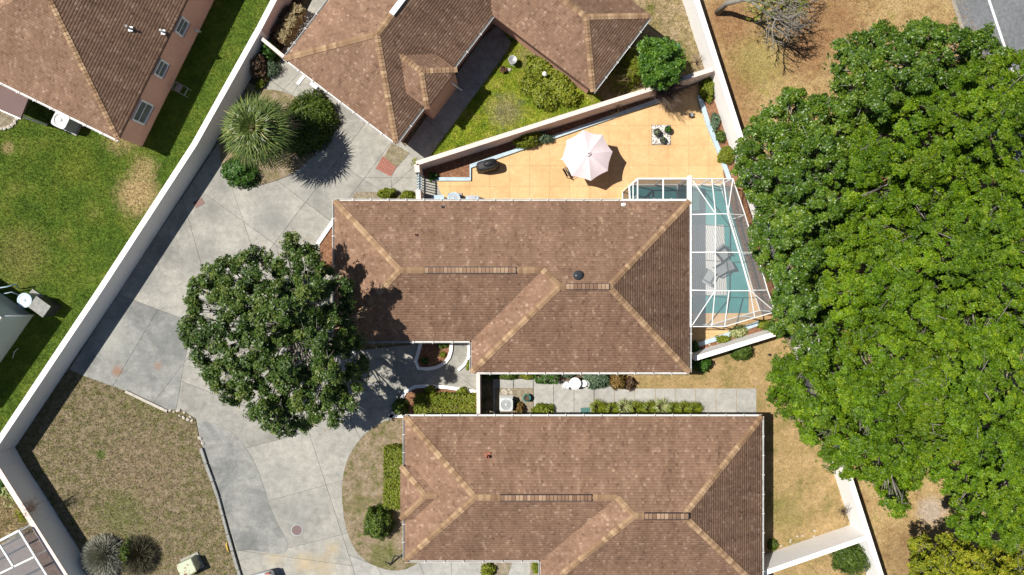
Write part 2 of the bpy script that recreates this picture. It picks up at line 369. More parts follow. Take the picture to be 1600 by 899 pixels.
# screens, rug
t = NT('screen_mesh'); t.fin((.30, .34, .37), .45, .5)  # pale blue-grey puts the sheen of reflected sky into the mesh colour
tr = t.n('ShaderNodeBsdfTransparent'); mx = t.n('ShaderNodeMixShader'); mx.inputs[0].default_value = .26
t.l(tr.outputs[0], mx.inputs[1]); t.l(t.b.outputs[0], mx.inputs[2]); t.l(mx.outputs[0], t.out.inputs[0])
t = NT('screen_shaded'); t.fin((.05, .055, .065), .4, .5)  # same mesh with the bay's shaded interior painted into its colour
tr = t.n('ShaderNodeBsdfTransparent'); mx = t.n('ShaderNodeMixShader'); mx.inputs[0].default_value = .5
t.l(tr.outputs[0], mx.inputs[1]); t.l(t.b.outputs[0], mx.inputs[2]); t.l(mx.outputs[0], t.out.inputs[0])
t = NT('rug'); w = t.n('ShaderNodeTexWave', wave_type='RINGS', rings_direction='SPHERICAL'); w.inputs['Scale'].default_value = 2.6; w.inputs['Distortion'].default_value = 9
w.inputs['Detail'].default_value = 1; w.inputs['Detail Scale'].default_value = .5; t.l(t.pos, w.inputs[0])
c = t.ramp(w.outputs['Fac'], [(0, (.26, .26, .25)), (.15, (.32, .32, .31)), (.25, (.48, .465, .43)), (1, (.53, .515, .48))]); t.fin(c, .95, .1)
t = NT('rusty_green'); m = t.rng(t.noise(3.2, 6, .75), .54, .60, 0, 1)
t.fin(t.mix(m, (.46, .50, .36), (.22, .07, .025)), .7, .3)
t = NT('manhole_iron'); v = t.n('ShaderNodeTexChecker'); v.inputs['Scale'].default_value = 22; t.l(t.pos, v.inputs[0])
t.fin(t.mix(v.outputs[1], (.12, .08, .075), (.20, .14, .13)), .7, .3)

# ------------------------------------------------------------------ the ground
def struct(name, mb, mat, parent=None):
    o = mb.build(name, mat, parent)
    if parent is None: o['kind'] = 'structure'
    return o
def sheet(name, poly, z, mat): return struct(name, MB().sheet(PP(poly), z), mat)
TOPH = 1.77
# wall lines as drawn by their tops in the photo
LW = [(480, -114), (426, 0), (304, 225), (158, 450), (-13, 708)]
LWg = [tuple(((800+(x-800)*(1-TOPH/H)), 450+(y-450)*(1-TOPH/H))) for x, y in LW]
sheet('ground', [(-9000, -9000), (9000, -9000), (9000, 9000), (-9000, 9000)], -.08, 'dry_yard')
lawn_poly = [(-1400, -900), (760, -900)]+LWg+[(-1400, 700)]
sheet('lawn', lawn_poly, -.01, 'lawn')
roadside_poly = [(288, -2500), (2400, -2500), (3900, 2500), (1888, 2500), (1088, 0)]
sheet('roadside_verge', roadside_poly, -.02, 'roadside')
yard_poly = [LWg[3], LWg[4], (135, 876), (220, 1000), (400, 1000), (378, 899), (360, 835), (340, 770), (325, 725), (312, 690), (305, 655), (280, 640), (265, 642), (197, 612), (128, 586), (108, 578)]
sheet('dry_front_yard', yard_poly, -.012, 'dry_yard')
side_poly = [(1050, 560), (1083, 558), (1215, 508), (1265, 610), (1330, 822), (1420, 1100), (1100, 1100), (1100, 640), (960, 640), (960, 560)]
sheet('side_yard', side_poly, -.012, 'side_yard')
north_poly = [(900, -300), (990, -300), (1078, 0), (1112, 110), (940, 165), (900, 100)]
sheet('north_yard', north_poly, -.012, 'north_yard')
court_poly = [(640, 260), (780, 40), (950, 160), (660, 256)]
sheet('courtyard_lawn', court_poly, -.014, 'courtyard')
# road beyond the trees
road = sheet('road', [(1492-.32*2500, -2500), (1760-.32*2500, -2500), (1760+.32*2500, 2500), (1492+.32*2500, 2500)], .0, 'asphalt')
o = MB().sheet(PP([(1543-.335*600, -600), (1547-.335*600, -600), (1547+.335*700, 700), (1543+.335*700, 700)]), .004).build('lane_line', 'road_line', road)
o = MB().sheet(PP([(1486-.32*600, -600), (1492-.32*600, -600), (1492+.32*700, 700), (1486+.32*700, 700)]), .002).build('road_edge', 'asphalt_edge', road)

# ------------------------------------------------------------------ concrete slabs
def cut_slabs(poly, cuts):
    """polygon (metres) cut along segments into slabs; each segment cuts the faces it runs through"""
    bm = bmesh.new(); bm.faces.new([bm.verts.new((p[0], p[1], 0)) for p in poly])
    for a, b in cuts:
        a, b = Vector(a), Vector(b); d = (b-a); n = Vector((-d.y, d.x, 0)).normalized()
        hit = []
        for f in bm.faces:
            pl = [v.co for v in f.verts]
            if sum(inside(a+d*k, pl) for k in (.1, .3, .5, .7, .9)) >= 1: hit.append(f)
        if hit:
            g = list({v for f in hit for v in f.verts})+list({e for f in hit for e in f.edges})+hit
            bmesh.ops.bisect_plane(bm, geom=g, plane_co=a, plane_no=n, dist=1e-5)
    out = [[(v.co.x, v.co.y) for v in f.verts] for f in bm.faces]; bm.free(); return out
def inset(poly, d):
    n = len(poly); a = sum(poly[i][0]*poly[(i+1) % n][1]-poly[(i+1) % n][0]*poly[i][1] for i in range(n))
    if a < 0: poly = poly[::-1]
    out = []
    for i in range(n):
        p0, p1, p2 = Vector(poly[i-1]), Vector(poly[i]), Vector(poly[(i+1) % n])
        e0, e1 = (p1-p0), (p2-p1)
        if e0.length < 1e-4 or e1.length < 1e-4: continue
        e0.normalize(); e1.normalize(); n0, n1 = Vector((-e0.y, e0.x)), Vector((-e1.y, e1.x)); m = n0+n1
        if m.length < .3: m = n0
        m = m/max(m.dot(n0), .35) if m.length else n0
        out.append(p1+m*d)
    return out
def area(p): return abs(sum(p[i][0]*p[(i+1) % len(p)][1]-p[(i+1) % len(p)][0]*p[i][1] for i in range(len(p))))/2
def cen(p): return (sum(a[0] for a in p)/len(p), sum(a[1] for a in p)/len(p))
def topx(p): return (800+p[0]*S, 450-p[1]*S)
def slabs(parent, name, polys, pick, gap=.009, z=0.0, tilt=.004):
    for pl in polys:
        if area(pl) < .03: continue
        q = inset(pl, gap)
        if len(q) < 3: continue
        MB().prism(q, z-.06, z+rnd.uniform(0, tilt)).build(name, pick(topx(cen(pl))), parent)
curve = smooth_poly([(635, 652), (600, 658), (572, 676), (548, 706), (536, 740), (534, 775), (538, 815), (550, 855), (575, 882), (618, 895), (650, 884), (668, 866)], 2, False)
drive_poly = [(108, 578), (191, 450), (335, 233), (398, 128), (425, 100), (440, 78), (500, 90), (640, 236), (668, 250), (700, 330), (600, 345), (545, 360), (545, 530), (560, 548), (748, 528), (748, 585), (748, 655)]+curve+[(868, 866), (868, 960), (396, 960), (379, 899), (361, 835), (341, 770), (326, 725), (313, 690), (306, 655), (281, 640), (265, 642), (197, 612), (130, 588)]
drive = sheet('driveway', drive_poly, -.03, 'joint_dark')
cuts = [((547, 225), (422, 390)), ((437, 286), (515, 345)), ((525, 254), (567, 280)), ((400, 361), (450, 397)), ((612, 222), (540, 318)), ((572, 278), (650, 279)), ((611, 278), (612, 302)), ((500, 178), (540, 205)), ((360, 287), (405, 420)), ((295, 345), (317, 422)), ((212, 471), (300, 504)), ((287, 572), (276, 636)), ((245, 487), (180, 597)), ((287, 572), (420, 590)), ((300, 500), (290, 560)),
        ((482, 674), (555, 899)), ((482, 766), (536, 751)), ((495, 846), (542, 834)), ((545, 868), (575, 880)), ((400, 697), (482, 676)), ((450, 850), (500, 845)), ((365, 860), (440, 870)), ((650, 870), (672, 920)), ((705, 870), (706, 920)), ((590, 886), (612, 930)), ((395, 640), (482, 674)), ((600, 560), (600, 655)), ((700, 570), (640, 615)), ((465, 118), (425, 160)), ((420, 125), (470, 160)), ((475, 120), (455, 150)), ((500, 160), (470, 190)), ((560, 560), (480, 560)), ((520, 600), (560, 680)), ((380, 480), (410, 600)), ((330, 440), (430, 470)), ((660, 250), (620, 285))]
drive_slabs = cut_slabs([(p.x, p.y) for p in PP(drive_poly)], [((P(*a).x, P(*a).y, 0), (P(*b).x, P(*b).y, 0)) for a, b in cuts])
STAIN = [(100, 600), (200, 465), (300, 490), (300, 560), (288, 575), (276, 650)]; 
def pick_drive(p):
    if inside(p, STAIN): return 'concrete_stained'
    if p[0] > 560 and p[1] < 320: return 'concrete_pale'
    if p[0] > 560: return 'concrete_light' if p[1] > 840 else 'concrete_mid'
    return rnd.choice(['concrete_pale', 'concrete_mid', 'concrete_pale'])
slabs(drive, 'driveway_slab', drive_slabs, pick_drive)
apron = [(316, 694), (308, 662)]+smooth_poly([(322, 658), (352, 668), (378, 690), (398, 722), (412, 760), (424, 800), (442, 834), (452, 852), (444, 868), (424, 866), (396, 860), (372, 862)], 2, False)+[(362, 835), (342, 770), (327, 725)]
ap_m = [(p.x, p.y) for p in PP(apron)]
slabs(drive, 'driveway_slab', cut_slabs(ap_m, [((P(330, 800).x, P(330, 800).y, 0), (P(430, 778).x, P(430, 778).y, 0))]), lambda p: 'concrete_stained', .005, .012, .002)
# garden walkway between the two long houses
walk_poly = [(770, 590), (958, 590), (958, 607.5), (1182, 607.5), (1182, 651), (1182, 665), (770, 665)]
walk = sheet('garden_walkway', walk_poly, -.03, 'joint_dark')
wc = [((760, 607.5), (962, 607.5))]+[((x, 609), (x, 660)) for x in (802, 833.5, 865, 897, 928.5, 960, 992, 1024, 1055, 1087, 1119, 1151)]+[((x, 591), (x, 606)) for x in (803, 833, 865, 897, 928)]
slabs(walk, 'walkway_slab', cut_slabs([(p.x, p.y) for p in PP(walk_poly)], [((P(*a).x, P(*a).y, 0), (P(*b).x, P(*b).y, 0)) for a, b in wc]), lambda p: 'concrete_light', .014)
# orange patio with its score lines
patio_poly = [(655, 262), (700, 250), (1108, 112), (1122, 150), (1226, 505), (1083, 562), (1040, 562), (1040, 340), (655, 340)]
patio = sheet('patio', patio_poly, -.012, 'patio_joint')
polys = [[(p.x, p.y) for p in PP(patio_poly)]]
for axis, vals in ((0, [672+31.1*k for k in range(18)]), (1, [134, 165, 196.6, 227.5, 259, 292, 330, 362, 394, 426, 458, 490, 522])):
    for v in vals:
        nx = []
        for pl in polys:
            a, b = ((P(v, -100), P(v, 900)) if axis == 0 else (P(300, v), P(1500, v)))
            bm = bmesh.new(); bm.faces.new([bm.verts.new((x, y, 0)) for x, y in pl])
            d = b-a; bmesh.ops.bisect_plane(bm, geom=bm.verts[:]+bm.edges[:]+bm.faces[:], plane_co=a, plane_no=Vector((-d.y, d.x, 0)).normalized(), dist=1e-5)
            nx += [[(w.co.x, w.co.y) for w in f.verts] for f in bm.faces]; bm.free()
        polys = nx
slabs(patio, 'patio_slab', polys, lambda p: 'teal_floor' if (p[0] > 1060 and 278 < p[1] < 505 and p[0] < 1118+(p[1]-290)*.31) or (p[0] > 985 and p[1] > 285 and p[1] < 420) else 'patio_orange', .006, 0.0, .001)
# walkways round the far courtyard house
cw_poly = [(632, 232), (655, 252), (668, 250), (783, 95), (800, 68), (778, 40), (752, 62)]
cwalk = sheet('courtyard_walkway', cw_poly, -.02, 'joint_dark')
cc_ = [((668+ (k*28), 250-k*38), (638+k*28, 226-k*38)) for k in range(1, 5)]
slabs(cwalk, 'courtyard_slab', cut_slabs([(p.x, p.y) for p in PP(cw_poly)], [((P(*a).x, P(*a).y, 0), (P(*b).x, P(*b).y, 0)) for a, b in cc_]), lambda p: 'concrete_mid', .012, .012)
nw_poly = [(440, 80), (500, -20), (560, -120), (620, -90), (500, 95)]
nwalk = sheet('side_walkway', nw_poly, -.024, 'joint_dark')
cc_ = [((436+k*16, 74-k*27), (520+k*16, 130-k*27)) for k in range(1, 7)]+[((478, 75), (560, -60))]
slabs(nwalk, 'side_slab', cut_slabs([(p.x, p.y) for p in PP(nw_poly)], [((P(*a).x, P(*a).y, 0), (P(*b).x, P(*b).y, 0)) for a, b in cc_]), lambda p: 'concrete_pale', .012, .0)

# ------------------------------------------------------------------ planting beds and kerbs
def bed(name, pts, mat, z=.04, sm=0):
    if sm: pts = smooth_poly(pts, sm)
    return struct(name, MB().prism([(p.x, p.y) for p in PP(pts)], -.05, z), mat)
def kerb(pts, w, h, mat, name, label, closed=False, sm=0, group='white painted kerbs'):
    if sm: pts = smooth_poly(pts, sm, closed)
    q = [P(*p) for p in pts]; n = len(q); L, Rr = [], []
    for i in range(n):
        t = (q[min(i+1, n-1)]-q[max(i-1, 0)]).normalized(); s = Vector((-t.y, t.x, 0))*w/2
        L.append(q[i]+s); Rr.append(q[i]-s)
    mb = MB()
    vs = [(*v.xy, -.05) for v in L]+[(*v.xy, h) for v in L]+[(*v.xy, h) for v in Rr]+[(*v.xy, -.05) for v in Rr]
    fs = []
    for k in range(3): fs += [(k*n+i, k*n+i+1, (k+1)*n+i+1, (k+1)*n+i) for i in range(n-1)]
    fs += [(0, n, 2*n, 3*n), (n-1, 4*n-1, 3*n-1, 2*n-1)]
    mb.add(vs, fs); o = mb.build(name, mat)
    return tag(o, label, 'kerb', group)
PALM_BED = [(338, 170), (372, 120), (405, 140), (440, 142), (478, 160), (508, 185), (512, 212), (490, 245), (455, 275), (400, 293), (360, 290), (345, 262)]
bed('palm_bed', PALM_BED, 'strip_soil', .05, 2)
bed('shrub_bed', [(372, 118), (402, 62), (428, 82), (414, 130), (392, 142)], 'dark_soil', .02)
bed('wall_bed', [(407, 52), (445, -20), (505, -140), (540, -130), (480, -20), (440, 78)], 'dark_soil', .012)
bed('house_strip_bed', [(484, 124), (490, 118), (592, 192), (584, 202)], 'bed_gravel', .03)
bed('entry_grass_bed', [(600, 246), (612, 224), (640, 240), (620, 262)], 'bed_gravel', .03)
bed('corner_bed', [(548, 312), (556, 300), (650, 302), (650, 330), (548, 330)], 'bed_gravel', .03)
bed('mulch_triangle', [(500, 380), (524, 342), (545, 342), (545, 430), (498, 430)], 'mulch', .03)
bed('entry_island', [(659, 540), (705, 530), (705, 552), (698, 567), (680, 576), (651, 574)], 'mulch', .04)
bed('hedge_bed', [(640, 606), (682, 604), (747, 613), (747, 655), (612, 655), (622, 632)], 'mulch', .04)
bed('front_strip', curve+[(690, 866), (690, 652)], 'strip_soil', .025)
bed('lower_strip_bed', [(752, 872), (802, 872), (790, 910), (752, 910)], 'bed_gravel', .03)
bed('lower_corner_bed', [(828, 872), (846, 872), (846, 915), (828, 915)], 'bed_gravel', .03)
bed('patio_back_bed', [(660, 264), (700, 252), (1108, 112), (1112, 122), (1030, 157), (735, 262), (735, 279), (664, 279)], 'mulch', .05)
bed('patio_side_bed', [(1100, 125), (1094, 150), (1108, 195), (1126, 240), (1132, 285), (1147, 341), (1163, 398), (1178, 454), (1191, 492), (1226, 500), (1162, 290), (1120, 130), (1112, 108)], 'mulch', .045)
bed('pool_corner_bed', [(1083, 560), (1083, 540), (1130, 524), (1190, 502), (1224, 494), (1228, 508)], 'mulch', .05)
bed('garden_rock_bed', [(774, 607), (833, 607), (833, 652), (774, 652)], 'bed_gravel', .03)
bed('house_foot_bed', [(752, 575), (962, 575), (960, 594), (880, 596), (835, 592), (790, 594), (752, 592)], 'dark_soil', .02)
bed('liriope_bed', [(924, 630), (1096, 630), (1096, 660), (924, 660)], 'dark_soil', .02)
bed('corner_garden', [(-800, 706), (LWg[4][0], LWg[4][1]), (124, 868), (200, 990), (-800, 990)], 'north_yard', .0)
WK = 'white painted kerbs'
kerb([(659, 532), (647, 576), (676, 577), (694, 569), (704, 556), (706, 530)], .2, .13, 'white_paint', 'kerb', 'white kerb round the small mulch island beside the entry walk', sm=1)
kerb([(609, 655), (622, 634), (638, 605), (682, 603), (747, 613)], .2, .13, 'white_paint', 'kerb', 'white kerb along the walk side of the long hedge bed', sm=1)
kerb([(608, 650), (640, 650), (662, 652)], .22, .13, 'white_paint', 'kerb', 'short white kerb between hedge bed and lower brown roof')
kerb([(557, 535), (552, 552)], .22, .13, 'white_paint', 'kerb', 'short blue-white kerb stub at the magnolia edge under eave')
kerb([(497, 382), (527, 338)], .22, .13, 'white_paint', 'kerb', 'slanted white kerb beside the mulch triangle at roof corner')
kerb([(733, 530), (733, 556), (728, 568), (716, 579)], .16, .13, 'white_paint', 'kerb', 'curved white kerb closing the entry walk at the wing wall', sm=1)
BK = 'blue-grey patio kerbs'
kerb([(676, 281), (735, 281), (735, 261), (1032, 157)], .22, .14, 'bluegrey_paint', 'kerb', 'long blue-grey kerb along the back of the orange patio', group=BK)
kerb([(1092, 150), (1106, 195), (1124, 240), (1139, 282)], .26, .14, 'bluegrey_paint', 'kerb', 'blue-grey kerb on the patio side by the boundary wall', group=BK)
kerb([(1084, 541), (1130, 526), (1185, 505)], .26, .14, 'bluegrey_paint', 'kerb', 'blue-grey kerb below the pool cage by slanting wall', group=BK)
kerb([(197, 612), (262, 643)], .16, .10, 'pale_stone', 'kerb', 'pale stone strip edging the stained driveway slab', group='yard edging')
# timber edging of the dry yard: a row of logs
tm = thing('timber_edging', P(345, 790), 'grey timber edging between dry yard and driveway', 'edging')
ep = [(315, 700), (323, 725), (333, 752), (342, 778), (349, 805), (357, 835), (364, 860), (373, 890), (381, 915), (388, 940)]
for a, b in zip(ep, ep[1:]):
    a3, b3 = P(*a)+Vector((0, 0, .07)), P(*b)+Vector((0, 0, .07)); d = (b3-a3)*.02
    MB().beam(a3+d, b3-d, rnd.uniform(.14, .18), rnd.uniform(.17, .21)).build('timber', 'timber_grey', tm)

# ------------------------------------------------------------------ boundary walls
t = NT('coping_white'); n_ = t.noise(1.1, 8, .78)
c = t.mix(t.rng(n_, .52, .70, 0, .55), (.82, .80, .77), (.42, .40, .37)); c = t.mul(c, t.rng(t.noise(9, 4, .7), .3, .7, .90, 1.06)); t.fin(c, .8, .2)
def wall(name, pts, th, h, mat, label, side=1, cap=None, capmat=None, group='garden walls'):
    """pts: photo line of the wall-top centre"""
    q = [P(x, y, h) for x, y in pts]; n = len(q)
    def off(w):
        A, B = [], []
        for i in range(n):
            if i == 0 or i == n-1:
                t = (q[min(i+1, n-1)]-q[max(i-1, 0)]).normalized(); s = Vector((-t.y, t.x, 0))
            else:
                t0, t1 = (q[i]-q[i-1]).normalized(), (q[i+1]-q[i]).normalized(); s = Vector((-t0.y-t1.y, t0.x+t1.x, 0)).normalized()
                s /= max(.5, s.dot(Vector((-t0.y, t0.x, 0))))
            A.append(q[i]+s*w/2); B.append(q[i]-s*w/2)
        return A, B
    def strip(w, z0, z1):
        A, B = off(w); mb = MB()
        vs = [(*v.xy, z0) for v in A]+[(*v.xy, z1) for v in A]+[(*v.xy, z1) for v in B]+[(*v.xy, z0) for v in B]
        fs = []
        for k in range(4): fs += [(k*n+i, k*n+i+1, ((k+1) % 4)*n+i+1, ((k+1) % 4)*n+i) for i in range(n-1)]
        fs += [(0, n, 2*n, 3*n), (n-1, 4*n-1, 3*n-1, 2*n-1)]
        return mb.add(vs, fs)
    base = (P(pts[0][0], pts[0][1], h)+P(pts[-1][0], pts[-1][1], h))/2; base.z = 0
    r = thing(name, base, label, 'wall', group)
    ch = cap if cap else .06
    strip(th, -.1, h-ch).build('wall_body', mat, r)
    strip(th+(.03 if cap else .0), h-ch, h).build('coping', capmat or mat, r)
    return r
t = paint('wall_white', (.83, .81, .79), .85, .05, .5, speck=.03, bump=.08)
t = paint('wall_blush', (.70, .57, .51), .85, .06, .5, speck=.04, bump=.08)
wall('boundary_wall', [(404.5, 45), (304, 225), (158, 450), (-14, 707)], .32, TOPH, 'wall_white', 'long white diagonal wall between green lawn and concrete driveway', capmat='coping_white')
wall('boundary_wall', [(520, -194), (428, 0), (404.8, 44.6)], .32, TOPH, 'wall_blush', 'blush pink stretch of wall beside the upper side walkway', capmat='coping_white')
wall('boundary_wall', [(-20, 703), (-3, 735), (101, 899), (150, 977)], .3, TOPH, 'wall_white', 'grey-shaded wall beside the screened cage and dry yard', capmat='wall_blush')
rx = lambda y, o=0: 1088.5+.3205*y+o
wall('boundary_wall', [(rx(-400), -400), (rx(1100), 1100)], .3, TOPH, 'wall_white', 'long white wall between the gardens and roadside trees', capmat='coping_white')
wall('garden_wall', [(650, 256), (1114, 108.5)], .26, 1.75, 'pink_pale', 'pink wall between far courtyard lawn and orange patio', capmat='pink_pale')
wall('garden_wall', [(1086, 561), (1232, 516)], .28, 1.6, 'wall_white', 'white slanting wall below the pool cage', capmat='coping_white')
wall('garden_wall', [(1192, 897), (1354, 841)], .28, TOPH, 'wall_white', 'white cross wall at the lower brown-roofed house corner', capmat='coping_white')
wall('garden_wall', [(398, 52), (443, 89)], .2, 1.5, 'pink_pale', 'short pink wall joining boundary wall to far house corner', capmat='wall_blush')
wall('garden_wall', [(747, 578), (747.5, 648)], .2, 1.9, 'pink_pale', 'short pink wall by the garden air conditioner bridging two roofs', capmat='wall_blush')
wall('garden_wall', [(651, 257), (652, 270)], .28, 1.75, 'pink_pale', 'pink gate pillar at the end of the patio wall', capmat='wall_blush', group='gate pillars')
wall('garden_wall', [(653, 297), (654, 316)], .28, 1.75, 'pink_pale', 'pink gate pillar next to the main roof eave', capmat='wall_blush', group='gate pillars')
gt = thing('garden_gate', P(655, 283, .9)*1, 'blue-grey slatted gate at patio entrance between pink pillars', 'gate'); gt.location.z = 0
for k in range(7):
    y = 271+k*4.2; MB().beam(P(652.5, y, 1.6), Vector((*P(652.5, y, 1.6).xy, .12)), .09, .035).build('slat', 'bluegrey_paint', gt)
for z in (.3, 1.45): MB().beam(P(653.6, 270, 1.6).xy.to_3d()+Vector((0, 0, z)), P(653.6, 297, 1.6).xy.to_3d()+Vector((0, 0, z)), .05, .09).build('rail', 'bluegrey_paint', gt)

# ------------------------------------------------------------------ houses
EH = 2.6; PITCH = .4167; ES = F/(H-EH)
class House:
    def __init__(s, name, label, org, xdir, ydir, eh=EH):
        """org: photo point of the eave corner; xdir, ydir: photo unit directions of the local axes"""
        s.eh = eh; s.o = P(*org, eh); k = (H-eh)/F; s.k = k
        s.x = Vector((xdir[0], -xdir[1], 0))*k; s.y = Vector((ydir[0], -ydir[1], 0))*k
        s.root = None; s.name, s.label = name, label
    def w(s, p, z=None):
        v = s.o+s.x*p[0]+s.y*p[1]; v.z = s.eh if z is None else z; return v
def poly_interval(poly, d):
    xs = []
    n = len(poly)
    for i in range(n):
        (x0, y0), (x1, y1) = poly[i], poly[(i+1) % n]
        if (y0 <= d < y1) or (y1 <= d < y0): xs.append(x0+(x1-x0)*(d-y0)/(y1-y0))
    return (min(xs), max(xs)) if len(xs) >= 2 else None
def build_roof(h, root, slopes, edges, outline, gutters, part='roof', caps=True, name_shingles='shingles', ridge_w=.165):
    """slopes: list of (eave p0, eave p1, polygon) in local photo pixels at eave scale"""
    deck = MB(); V = []; Fc = []; T = []
    for p0, p1, poly in slopes:
        a, b = Vector(h.w(p0)), Vector(h.w(p1)); ex = (b-a).normalized(); inn = Vector((-ex.y, ex.x, 0))
        c = h.w(cen(poly))
        if (c-a).dot(inn) < 0: inn = -inn
        loc = []
        for p in poly:
            q = h.w(p)-a; loc.append((q.dot(ex), max(0.0, q.dot(inn))))
        pt = lambda x, d, up=0: a+ex*x+inn*d+Vector((0, 0, d*PITCH+up))
        deck.add([pt(x, d, 0) for x, d in loc], [tuple(range(len(loc)))])
        dm = max(d for _, d in loc); nrow = int(dm/.14)+1; row = dm/nrow
        sx = nr.uniform(0, 100)
        for r in range(nrow):
            d0, d1 = r*row, (r+1)*row
            i0, i1 = poly_interval(loc, d0+1e-4), poly_interval(loc, d1-1e-4)
            if not i0 or not i1: continue
            lo, hi = min(i0[0], i1[0]), max(i0[1], i1[1])
            x = lo-nr.uniform(0, .2); xb = [x]
            while x < hi: x += nr.uniform(.09, .17); xb.append(x)
            for u, v in zip(xb, xb[1:]):
                A0, B0 = min(max(u, i0[0]), i0[1]), min(max(v, i0[0]), i0[1])
                A1, B1 = min(max(u, i1[0]), i1[1]), min(max(v, i1[0]), i1[1])
                if B0-A0 < .01 and B1-A1 < .01: continue
                lift = .011+nr.uniform(0, .013); n0 = len(V)
                V.extend([pt(A0, d0-.02, lift), pt(B0, d0-.02, lift), pt(B1, d1, .004), pt(A1, d1, .004), pt(A0, d0-.02, -.002), pt(B0, d0-.02, -.002)])
                Fc.append((n0, n0+1, n0+2, n0+3)); Fc.append((n0+4, n0+5, n0+1, n0))
                st = .5+.25*math.sin((u+sx)*9.7+math.sin(d0*1.1)*1.5)+.25*math.sin((u+sx)*4.3+d0*.6)
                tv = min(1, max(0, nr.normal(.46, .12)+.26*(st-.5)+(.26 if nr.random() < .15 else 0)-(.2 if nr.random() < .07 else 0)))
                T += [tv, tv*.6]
    # soffit
    deck.prism([(p.x, p.y) for p in [h.w(q) for q in outline]], h.eh-.16, h.eh-.02)
    ro = deck.build(part, 'roof_deck', root)
    off = wloc(root)
    me = np_mesh('shingles', np.array([(v.x-off.x, v.y-off.y, v.z-off.z) for v in V]), np.array(Fc), T)
    so = link(name_shingles, me, 'shingle', ro); so['kind'] = 'stuff'
    # ridge and hip cap shingles, each a piece
    if caps:
        tmpl = {}
        for p, q, kind in edges:
            def zz(pp):
                best = 1e9
                for s0, s1, poly in slopes:
                    a, b = Vector(h.w(s0)), Vector(h.w(s1)); ex = (b-a).normalized(); inn = Vector((-ex.y, ex.x, 0))
                    c = h.w(cen(poly))
                    if (c-a).dot(inn) < 0: inn = -inn
                    for vv in poly:
                        if abs(vv[0]-pp[0])+abs(vv[1]-pp[1]) < .5: best = min(best, max(0, (h.w(pp)-a).dot(inn)))
                return h.eh+(best if best < 1e8 else 0)*PITCH
            A = h.w(p); A.z = zz(p); B = h.w(q); B.z = zz(q); d = B-A; L = d.length; n = max(1, int(L/.205)); t = d/L
            sd = t.cross(Vector((0, 0, 1))).normalized(); up = sd.cross(t).normalized()
            drop = .42 if kind == 'ridge' else .29
            if kind not in tmpl:
                ww = ridge_w; m = MB()
                for z0, z1 in ((.0, .03),):
                    vs = []
                    for x, lf in ((-.02, .046), (.215, .012)):
                        vs += [(x, -ww, lf-drop*ww), (x, -ww*.3, lf-.02), (x, 0, lf), (x, ww*.3, lf-.02), (x, ww, lf-drop*ww)]
                    vs += [(-.02, -ww, -drop*ww-.02), (-.02, 0, -.01), (-.02, ww, -drop*ww-.02)]
                    m.add(vs, [(i, i+1, 6+i, 5+i) for i in range(4)]+[(10, 11, 2, 1, 0), (11, 12, 4, 3, 2)])
                mm = bpy.data.meshes.new('ridge_shingle'); mm.from_pydata(m.v, [], m.f); mm.materials.append(M['ridge_shingle']); tmpl[kind] = mm
            for i in range(n):
                o = bpy.data.objects.new('ridge_shingle', tmpl[kind]); col.objects.link(o); o.parent = ro
                g = A+t*(L*i/n)-off; j = nr.uniform(-.012, .012)
                o.matrix_basis = Matrix.Translation(g+Vector((0, 0, .012)))@Matrix(((t.x, -sd.x, up.x, 0), (t.y, -sd.y, up.y, 0), (t.z, -sd.z, up.z, 0), (0, 0, 0, 1)))@Matrix.Rotation(j*4, 4, 'Z')
    for gi in gutters:
        p, q = h.w(gi[0]), h.w(gi[1]); d = (q-p).normalized(); ctr = h.w(cen(outline)); nn = Vector((-d.y, d.x, 0))
        if (ctr-p).dot(nn) > 0: nn = -nn
        gm = gi[2] if len(gi) > 2 else 'gutter_white'; wd = .115; z = h.eh-.03
        m = MB()
        m.beam(p+nn*(wd+.005)-d*.02+Vector((0, 0, -.065)), q+nn*(wd+.005)+d*.02+Vector((0, 0, -.065)), .018, .13)
        m.beam(p+nn*.012+Vector((0, 0, -.085)), q+nn*.012+Vector((0, 0, -.085)), .02, .13)
        m.beam(p+nn*wd/2+Vector((0, 0, -.13)), q+nn*wd/2+Vector((0, 0, -.13)), wd-.02, .015)
        L = (q-p).length; kk = max(2, int(L/.98))
        for i in range(1, kk):
            c = p+d*(L*i/kk); m.beam(c+nn*.0+Vector((0, 0, -.005)), c+nn*(wd+.06)+Vector((0, 0, -.005)), .035, .02)
        m.build('gutter', gm, ro)
    return ro
def house_walls(h, root, outline, over, mat, z1=None, shrink=None):
    c = inset([tuple(h.w(q).xy) for q in outline], over)
    return MB().prism([tuple(v) for v in c], -.1, (z1 or h.eh)-.17).build('wall', mat, root)
